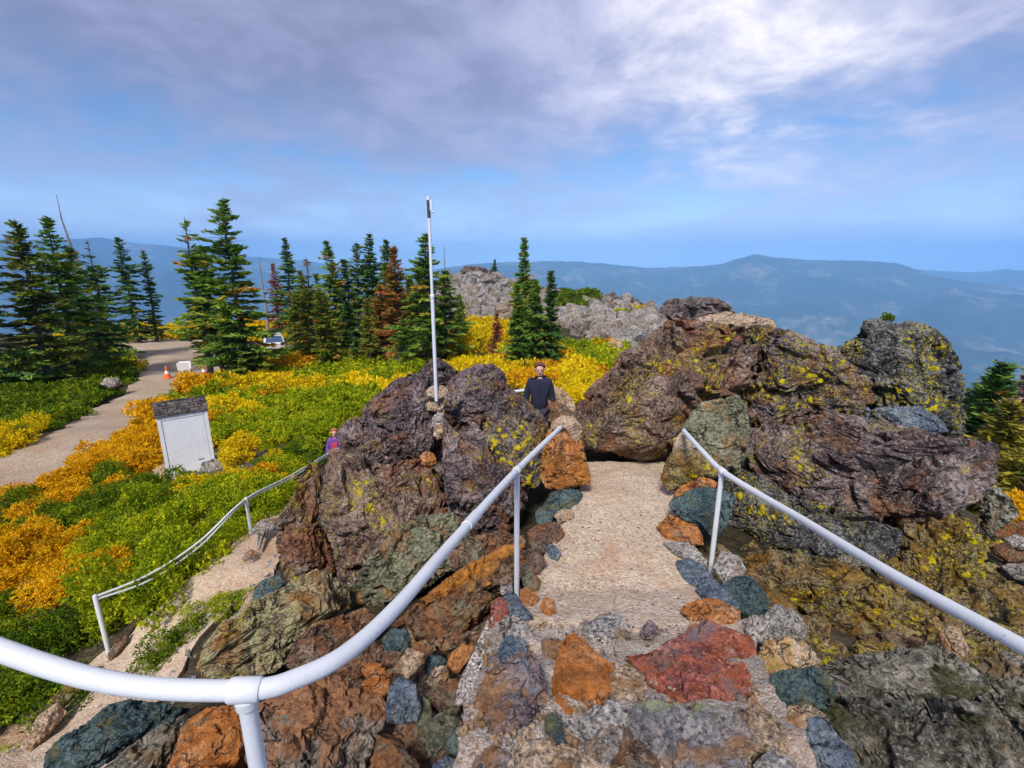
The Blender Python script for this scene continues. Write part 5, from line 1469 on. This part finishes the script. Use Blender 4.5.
def make_car(loc, rz, label):
    root = empty('parked_car', loc, rz); tag(root, label, 'car')
    L, Wd = 4.3, 1.82
    sec = [(-2.15, .45, .86, .80), (-2.08, .36, .98, .86), (-1.5, .30, 1.02, .91), (0, .28, 1.0, .91), (1.2, .30, .96, .90), (1.95, .36, .86, .84), (2.15, .45, .72, .74)]
    bm = bmesh.new(); rings = []
    for x, z0, z1, hw_ in sec:
        pr = [(-hw_ * .93, z0), (-hw_, z0 + .2), (-hw_ * .98, z1 - .08), (-hw_ * .86, z1), (hw_ * .86, z1), (hw_ * .98, z1 - .08), (hw_, z0 + .2), (hw_ * .93, z0)]
        rings.append([bm.verts.new((x, y, z)) for y, z in pr])
    for a, b in zip(rings, rings[1:]):
        for k in range(8): bm.faces.new((a[k], a[(k + 1) % 8], b[(k + 1) % 8], b[k]))
    bm.faces.new(rings[0][::-1]); bm.faces.new(rings[-1])
    m = MB(); m.bm.free(); m.bm = bm; m.done('body', M_WHITECAR, root)

    def cab(grow, zt, mat, nm):
        bm = bmesh.new(); lo = [(-2.0, -.80), (-2.0, .80), (.95, .80), (.95, -.80)]; hi2 = [(-1.72, -.64), (-1.72, .64), (.2, .64), (.2, -.64)]
        a = [bm.verts.new((x, y * grow, .98)) for x, y in lo]; b = [bm.verts.new((x, y * grow, zt)) for x, y in hi2]
        for k in range(4): bm.faces.new((a[k], a[(k + 1) % 4], b[(k + 1) % 4], b[k]))
        bm.faces.new(b)
        m = MB(); m.bm.free(); m.bm = bm; return m.done(nm, mat, root, smooth=False)
    cab(1.0, 1.56, M_GLASS, 'window')
    MB().box((-.76, 0, 1.585), (1.96, 1.3, .07), None, .03).done('roof', M_WHITECAR, root)
    pl = MB()
    for s in (-1, 1):
        for x0, x1 in ((.95, .2), (-2.0, -1.72), (-.55, -.5)):
            pl.tube([(x0, s * .80, .99), (x1, s * .64, 1.57)], .035, 6)
    pl.done('pillar', M_WHITECAR, root)
    for x in (-1.35, 1.35):
        for s in (-1, 1):
            w = empty('wheel', (x, s * .82, .34)); w.parent = root
            MB().tube([(0, -s * .1, 0), (0, s * .1, 0)], .34, 20).done('tyre', M_TYRE, w)
            MB().tube([(0, s * .09, 0), (0, s * .112, 0)], .2, 14).done('rim', M_RIM, w)
    for s in (-1, 1):
        MB().box((-2.13, s * .66, .82), (.08, .22, .24), None, .02).done('tail_light', M_REDLAMP, root)
        MB().box((2.08, s * .58, .70), (.14, .34, .14), None, .03).done('headlight', M_LAMP, root)
    return root


p = hit([275], [350])[0]
make_car(tuple(p + np.array([0, 0, .05])), math.radians(118), 'white car with blue-tinted windows parked in the clearing beyond the firs')


# ------------------------------------------------------------------ people
def skin_mesh(name, joints, edges, mat, parent, sub=2, root='pelvis'):
    names = list(joints)
    me = bpy.data.meshes.new(name)
    me.from_pydata([joints[n][0] for n in names], [(names.index(a), names.index(b)) for a, b in edges], [])
    o = bpy.data.objects.new(name, me); COL.objects.link(o)
    o.modifiers.new('skin', 'SKIN')
    sv = me.skin_vertices[0].data
    for i, n in enumerate(names):
        r = joints[n][1]; sv[i].radius = r if isinstance(r, tuple) else (r, r)
        sv[i].use_root = (n == root)
    s = o.modifiers.new('sub', 'SUBSURF'); s.levels = sub; s.render_levels = sub
    dg = bpy.context.evaluated_depsgraph_get(); dg.update()
    m2 = bpy.data.meshes.new_from_object(o.evaluated_get(dg))
    bpy.data.objects.remove(o); bpy.data.meshes.remove(me)
    m2.name = name; m2.materials.clear(); m2.materials.append(mat); m2.shade_smooth()
    return link(name, m2, (0, 0, 0), parent)


M_SKIN = plain('ruddy_skin', (.60, .33, .25), .55); M_EYE = plain('dark_eye', (.03, .02, .02), .3); M_LIP = plain('lips', (.60, .28, .24), .5)


def build_person(loc, rz, H, label, top_m, trouser_m, hair_m, hair_kind, arm_pose, shoe_m, extra=None):
    root = empty('person', loc, rz); tag(root, label, 'person')
    u = H / 1.70
    S = lambda x, y, z: (x * u, y * u, z * u)
    J = {'pelvis': (S(0, 0, .93), (.13 * u, .10 * u)), 'waist': (S(0, 0, 1.08), (.12 * u, .09 * u)), 'chest': (S(0, 0, 1.28), (.145 * u, .10 * u)), 'collar': (S(0, 0.01, 1.41), (.085 * u, .07 * u)),
         'neck': (S(0, 0, 1.47), .048 * u), 'jaw': (S(0, -.018, 1.525), .062 * u), 'face': (S(0, -.008, 1.59), (.076 * u, .085 * u)), 'crown': (S(0, .004, 1.655), (.062 * u, .07 * u))}
    E = [('pelvis', 'waist'), ('waist', 'chest'), ('chest', 'collar'), ('collar', 'neck'), ('neck', 'jaw'), ('jaw', 'face'), ('face', 'crown')]
    for s, n in ((-1, 'l'), (1, 'r')):
        el, wr = arm_pose[n]
        J['sh' + n] = (S(s * .165, 0, 1.375), .058 * u); J['el' + n] = (S(*el), .041 * u); J['wr' + n] = (S(*wr), .028 * u)
        d = nrm(np.array(wr) - np.array(el)); pm = np.array(wr) + d * .055
        J['pa' + n] = (S(*pm), (.036 * u, .016 * u))
        E += [('chest', 'sh' + n), ('sh' + n, 'el' + n), ('el' + n, 'wr' + n), ('wr' + n, 'pa' + n)]
        for k, (off, ln) in enumerate([(-.027, .062), (-.009, .075), (.009, .07), (.027, .055)]):
            f1 = pm + d * .045 + np.array([0, off, 0]); f2 = f1 + d * ln * .5 + np.array([0, -.004, 0]); f3 = f2 + d * ln * .45 + np.array([-s * .012, -.004, 0])
            for m_, (f, r) in enumerate(((f1, .0095), (f2, .009), (f3, .0075))): J['f%s%d%d' % (n, k, m_)] = (S(*f), r * u)
            E += [('pa' + n, 'f%s%d0' % (n, k)), ('f%s%d0' % (n, k), 'f%s%d1' % (n, k)), ('f%s%d1' % (n, k), 'f%s%d2' % (n, k))]
        t1 = pm + np.array([0, -.038, 0]); t2 = t1 + d * .045 + np.array([0, -.014, 0])
        J['t%s0' % n] = (S(*t1), .011 * u); J['t%s1' % n] = (S(*t2), .009 * u); E += [('pa' + n, 't%s0' % n), ('t%s0' % n, 't%s1' % n)]
        J['hi' + n] = (S(s * .09, 0, .86), .088 * u); J['kn' + n] = (S(s * .10, -.02, .48), .058 * u); J['an' + n] = (S(s * .10, .02, .09), .038 * u); J['to' + n] = (S(s * .115, -.13, .035), .035 * u)
        E += [('pelvis', 'hi' + n), ('hi' + n, 'kn' + n), ('kn' + n, 'an' + n), ('an' + n, 'to' + n)]
    skin_mesh('body', J, E, M_SKIN, root)
    g = lambda n, k, add=0.0: (J[n][0], tuple((r + add * u) * k for r in (J[n][1] if isinstance(J[n][1], tuple) else (J[n][1],) * 2)))
    K = {'pelvis': (S(0, 0, .84), (.165 * u, .13 * u)), 'waist': g('waist', 1.1, .025), 'chest': g('chest', 1.05, .02), 'collar': (S(0, .004, 1.425), (.105 * u, .095 * u)), 'neck': (S(0, .004, 1.492), .074 * u)}
    EK = [('pelvis', 'waist'), ('waist', 'chest'), ('chest', 'collar'), ('collar', 'neck')]
    for n in 'lr':
        K['sh' + n] = g('sh' + n, 1.0, .016); K['el' + n] = g('el' + n, 1.0, .018); K['wr' + n] = g('wr' + n, 1.0, .016)
        EK += [('chest', 'sh' + n), ('sh' + n, 'el' + n), ('el' + n, 'wr' + n)]
    skin_mesh('jacket', K, EK, top_m, root)
    T = {'pelvis': g('pelvis', 1.0, .012)}; ET = []
    for n in 'lr':
        T['hi' + n] = g('hi' + n, 1.0, .015); T['kn' + n] = g('kn' + n, 1.0, .016); T['an' + n] = g('an' + n, 1.0, .02)
        ET += [('pelvis', 'hi' + n), ('hi' + n, 'kn' + n), ('kn' + n, 'an' + n)]
    skin_mesh('trousers', T, ET, trouser_m, root)
    for s in (-1, 1):
        MB().box(S(s * .11, -.045, .04), S(.10, .27, .09), None, .025 * u).done('shoe', shoe_m, root)
        e = MB(); bmesh.ops.create_uvsphere(e.bm, u_segments=10, v_segments=8, radius=.0095 * u)
        e.done('eye', M_EYE, root, S(s * .031, -.088, 1.595))
        e = MB(); bmesh.ops.create_uvsphere(e.bm, u_segments=8, v_segments=6, radius=.022 * u); bmesh.ops.scale(e.bm, vec=(.5, .8, 1.3), verts=e.bm.verts)
        e.done('ear', M_SKIN, root, S(s * .079, .005, 1.585))
    MB().lathe([(.001, .03 * u), (.009 * u, .0), (.012 * u, -.010 * u), (.005 * u, -.014 * u)], S(0, -.094, 1.57), 8).done('nose', M_SKIN, root)
    MB().box(S(0, -.079, 1.532), S(.034, .008, .006), None, .004 * u).done('mouth', M_LIP, root)
    hb = MB(); bmesh.ops.create_uvsphere(hb.bm, u_segments=28, v_segments=20, radius=1.0)
    dele = []
    for v in hb.bm.verts:
        if v.co.y < -.22 and v.co.z < .64 - .55 * v.co.x ** 2 + (0 if hair_kind != 'hat' else .15): dele.append(v)
        elif v.co.z < -.65: dele.append(v)
    bmesh.ops.delete(hb.bm, geom=dele, context='VERTS')
    rim = {v for e in hb.bm.edges if e.is_boundary for v in e.verts}
    for v in hb.bm.verts:
        if v in rim: v.co *= .84
        n = gnoise(np.array([v.co[:]]) * 4, 3)[0]
        v.co = Vector((v.co.x * .097 * (1 + n * .12), v.co.y * .112 * (1 + n * .12), v.co.z * .108 * (1 + n * .12))) * u
    hb.done('hair' if hair_kind != 'hat' else 'hat', hair_m, root, S(0, .026, 1.606))
    if extra: extra(root, S, u)
    return root


def zip_of(root, S, u):
    MB().tube([S(0, -.128, .86), S(0, -.118, 1.08), S(0, -.122, 1.28), S(0, -.082, 1.42)], .006 * u, 6).done('zip', plain('dark_zip', (.02, .02, .03), .4), root)


M_NAVY = plain('navy_fleece', (.016, .019, .045), .85, (60, .006)); M_TROUSER = plain('dark_trousers', (.03, .03, .036), .85); M_HAIR = plain('auburn_hair', (.14, .062, .035), .6, (90, .004)); M_SHOE = plain('grey_shoes', (.10, .095, .09), .7)
hp = W(540, 363, 7.55)
fz = float(path_z(0, hp[1]))
Hh = hp[2] - fz
mb_arm = {'l': ((-.225, .01, 1.11), (-.235, -.03, .87)), 'r': ((.215, .01, 1.11), (.255, -.06, .89))}
build_person((hp[0], hp[1], fz), math.radians(-4), Hh, 'person in a dark navy zipped jacket standing at the top of the steps', M_NAVY, M_TROUSER, M_HAIR, 'hair', mb_arm, M_SHOE, zip_of)
cp = W(334, 429, 9.3)
Hc = 1.18
M_KJ = plain('bright_pink_and_purple_jacket', (.15, .05, .27), .7); M_KB = plain('bright_blue_cloth', (.03, .14, .75), .7); M_KH = plain('red_orange_knit', (.52, .13, .06), .8, (70, .006))


def child_bits(root, S, u):
    MB().box(S(.0, -.125, 1.26), S(.16, .05, .15), None, .02 * u).done('scarf', plain('red_scarf', (.55, .05, .09), .8), root)
    MB().box(S(.17, -.09, 1.14), S(.15, .11, .26), None, .04 * u).done('sleeve_panel', M_KB, root)
    MB().box(S(-.03, -.15, 1.12), S(.14, .03, .10), None, .015 * u).done('chest_panel', plain('teal_cloth', (.03, .35, .40), .8), root)


carm = {'l': ((-.21, -.06, 1.12), (-.16, -.26, 1.06)), 'r': ((.21, -.04, 1.12), (.20, -.22, 1.02))}
child = build_person((cp[0], cp[1], cp[2] - Hc), math.radians(10), Hc, 'small child with reddish hair and a bright pink and blue jacket by the rope rail', M_KJ, M_TROUSER, M_KH, 'hair', carm, M_SHOE, child_bits)
make_rock('boulder', 'flat step of dark rock under the feet of the child', 'purple', [(316, 500), (320, 488), (336, 484), (352, 487), (356, 500), (340, 512)], 9.2, .1, 1.0, lift=0, cat='boulder')

# ------------------------------------------------------------------ far mountains
def crest(pts, dist):
    az, zz = [], []
    for px, py in pts:
        w = W(px, py, 1.0); az.append(math.degrees(math.atan2(w[0], w[1]))); zz.append(w[2] / math.hypot(w[0], w[1]) * dist)
    return np.array(az), np.array(zz)


R1, R2, R3 = 9000.0, 14500.0, 12500.0
C1 = crest([(330, 300), (400, 275), (470, 264), (520, 262), (560, 261), (600, 263), (650, 268), (700, 266), (722, 264), (740, 258), (756, 254), (772, 257), (800, 259), (829, 260), (870, 261), (896, 263), (937, 276), (1024, 293), (1150, 310), (1400, 330)], R1)
C2 = crest([(560, 275), (700, 275), (850, 268), (917, 268), (971, 272), (1005, 269), (1024, 271), (1100, 274), (1400, 300)], R2)
C3 = crest([(-700, 235), (-300, 240), (-100, 240), (0, 238), (60, 239), (100, 236), (140, 243), (190, 248), (250, 256), (300, 259), (340, 264), (400, 268), (470, 275), (600, 300)], R3)


def mountains():
    ang = np.linspace(-72, 72, 640); rad = np.geomspace(300, 17500, 190)
    A, R = np.meshgrid(ang, rad); a = A.ravel(); r = R.ravel()
    X = r * np.sin(np.radians(a)); Y = r * np.cos(np.radians(a))
    P = np.stack([X, Y, np.zeros_like(X)], 1)
    rid = fbm(P / 2600, 5, 41, .52, True); rough = fbm(P / 700, 5, 43, .5)
    vf = -980
    base = np.interp(r, [300, 900, 2000, 4300, 6000, 30000], [-100, -300, -620, vf, vf + 40, vf + 60]) + np.where(r > 500, rid * 55 + rough * 40, 0) * np.clip((r - 300) / 900, 0, 1)
    h = base.copy()
    for (caz, cz), rc, w in ((C1, R1, 4300), (C2, R2, 4000), (C3, R3, 5600)):
        top = np.interp(a, caz, cz, left=vf, right=cz[-1])
        t = 1 - np.abs(r - rc) / w
        tt = np.clip(t, 0, 1)
        s = vf + (top - vf) * (tt ** .82)
        amp = np.clip(tt * (1 - tt) * 4, 0, 1)
        s = s + rid * 250 * amp + rough * 120 * amp + fbm(P / 260, 3, 47) * 14 * tt
        s = np.minimum(s, np.where(tt > .9, top + 12, 1e9))
        h = np.maximum(h, np.where(t > 0, s, -1e9))
    V = np.stack([X, Y, h], 1)
    na, nr = len(ang), len(rad)
    i, j = np.meshgrid(np.arange(nr - 1), np.arange(na - 1), indexing='ij')
    q = i * na + j
    F = np.stack([q, q + 1, q + 1 + na, q + na], -1).reshape(-1, 4)
    t = NT('forested_mountain')
    co = t.n('ShaderNodeTexCoord').outputs['Object']
    n = t.noise(co, 1 / 900, 8, .62); n2 = t.noise(co, 1 / 90, 5, .7)
    col = t.ramp(t.math('ADD', t.math('MULTIPLY', n, .75), t.math('MULTIPLY', n2, .25)), [(.40, (.018, .032, .022)), (.52, (.035, .052, .03)), (.58, (.13, .13, .09)), (.68, (.32, .28, .24))])
    m = t.out(col, .95, spec=.05)
    tag(link('mountains', mesh_np('mountains', V, F, m, True)), kind='structure')


mountains()

# ------------------------------------------------------------------ air between here and the mountains
mb = MB(); mb.box((0, 0, 0), (44000, 44000, 1))
for v in mb.bm.verts: v.co.z = 720.0 if v.co.z > 0 else -1250.0
t = NT('haze_air')
pv = t.n('ShaderNodeVolumePrincipled', Color=(HAZE_COL[0], HAZE_COL[1], HAZE_COL[2], 1), Density=HAZE_D, Anisotropy=-.4)
t.n('ShaderNodeOutputMaterial', Volume=pv.outputs[0])
t.m.cycles.homogeneous_volume = True if hasattr(t.m, 'cycles') else True
tag(mb.done('haze', t.m, smooth=False), kind='stuff')

# ------------------------------------------------------------------ sky and sun
wld = bpy.data.worlds.new('World'); SC.world = wld; wld.use_nodes = True
t = NT.__new__(NT); t.m = None; t.t = wld.node_tree; t.t.nodes.clear()
sky = t.n('ShaderNodeTexSky', _props=dict(sky_type='NISHITA', sun_disc=False, sun_elevation=math.radians(SUN_EL), sun_rotation=math.radians(SUN_AZ), altitude=2000.0, air_density=1.0, dust_density=.6, ozone_density=3.0))
dirv = t.n('ShaderNodeTexCoord').outputs['Generated']
sx = t.n('ShaderNodeSeparateXYZ', Vector=dirv)
zc_n = t.math('MAXIMUM', sx.outputs[2], 0.0)
inv = t.math('DIVIDE', 1.0, t.math('ADD', zc_n, .20))
pl = t.n('ShaderNodeCombineXYZ', X=t.math('MULTIPLY', sx.outputs[0], inv), Y=t.math('MULTIPLY', sx.outputs[1], inv), Z=0.0).outputs[0]
n1 = t.noise(pl, .85, 8, .56, .5)
n2 = t.noise(pl, 2.9, 8, .62, .3)
n12 = t.math('ADD', t.math('MULTIPLY', n1, .68), t.math('MULTIPLY', n2, .32))
# the deck thins out towards the horizon, where blue shows
cover = t.step(t.math('ADD', n12, t.math('MULTIPLY', t.math('SUBTRACT', zc_n, .17), 1.15)), .30, .64)
# brightness of the deck: a thin place near the hidden sun
gd = nrm(np.array([.36, .80, .36]))
dp = t.n('ShaderNodeVectorMath', _props={'operation': 'DOT_PRODUCT'}, i0=dirv, i1=tuple(gd)).outputs['Value']
glow = t.math('POWER', t.math('MAXIMUM', dp, 0.0), 22.0)
lum = t.math('MULTIPLY', t.math('ADD', t.math('ADD', .25, t.math('MULTIPLY', glow, .30)), t.math('MULTIPLY', t.step(t.math('ADD', t.math('MULTIPLY', n1, .45), t.math('MULTIPLY', n2, .55)), .38, .62), t.math('ADD', .15, t.math('MULTIPLY', glow, .30)))), CLOUD_K)
ccol = t.mix(t.step(lum, .3 * CLOUD_K, .95 * CLOUD_K), (.74, .76, 1.12), (1.06, .99, .95))
cl = t.n('ShaderNodeVectorMath', _props={'operation': 'SCALE'}, i0=ccol, Scale=lum).outputs[0]
blue = t.n('ShaderNodeHueSaturation', Saturation=SKY_SAT, Value=SKY_K, Color=sky.outputs[0]).outputs[0]
# thin streaks low over the ridge
st = t.n('ShaderNodeCombineXYZ', X=t.math('MULTIPLY', sx.outputs[0], 2.2), Y=0.0, Z=t.math('MULTIPLY', sx.outputs[2], 34.0)).outputs[0]
sn = t.math('MULTIPLY', t.step(t.noise(st, 1.5, 6, .6, .4), .50, .66), t.math('SUBTRACT', 1.0, t.step(sx.outputs[2], .03, .14)))
blue = t.mix(t.math('MULTIPLY', sn, .38), blue, (.62 * CLOUD_K, .62 * CLOUD_K, .68 * CLOUD_K))
blue = t.mix(t.math('SUBTRACT', 1.0, t.step(sx.outputs[2], .0, .16)), blue, (.62 * CLOUD_K, .74 * CLOUD_K, .95 * CLOUD_K))
veil = t.math('MULTIPLY', t.step(n1, .34, .60), .42)
blue = t.mix(veil, blue, (.52 * CLOUD_K, .60 * CLOUD_K, .84 * CLOUD_K))
fin = t.mix(t.math('MULTIPLY', cover, .93), blue, cl)
bg = t.n('ShaderNodeBackground', Color=fin, Strength=WORLD_S)
t.n('ShaderNodeOutputWorld', Surface=bg.outputs[0])

sl = bpy.data.lights.new('sun', 'SUN'); sl.energy = SUN_S; sl.angle = math.radians(SUN_ANG); sl.color = (1.0, .95, .88)
so = bpy.data.objects.new('sun', sl); COL.objects.link(so)
d = Vector((math.sin(math.radians(SUN_AZ)) * math.cos(math.radians(SUN_EL)), math.cos(math.radians(SUN_AZ)) * math.cos(math.radians(SUN_EL)), math.sin(math.radians(SUN_EL))))
so.rotation_euler = d.to_track_quat('Z', 'Y').to_euler()

SC.view_settings.view_transform = 'Standard'; SC.view_settings.look = 'None'
SC.view_settings.exposure = EXPOSURE; SC.view_settings.gamma = 1.0
SC.cycles.max_bounces = 6; SC.cycles.diffuse_bounces = 3; SC.cycles.glossy_bounces = 2; SC.cycles.transmission_bounces = 2; SC.cycles.volume_bounces = 2; SC.cycles.transparent_max_bounces = 4
SC.cycles.use_denoising = True
SC.cycles.use_adaptive_sampling = True
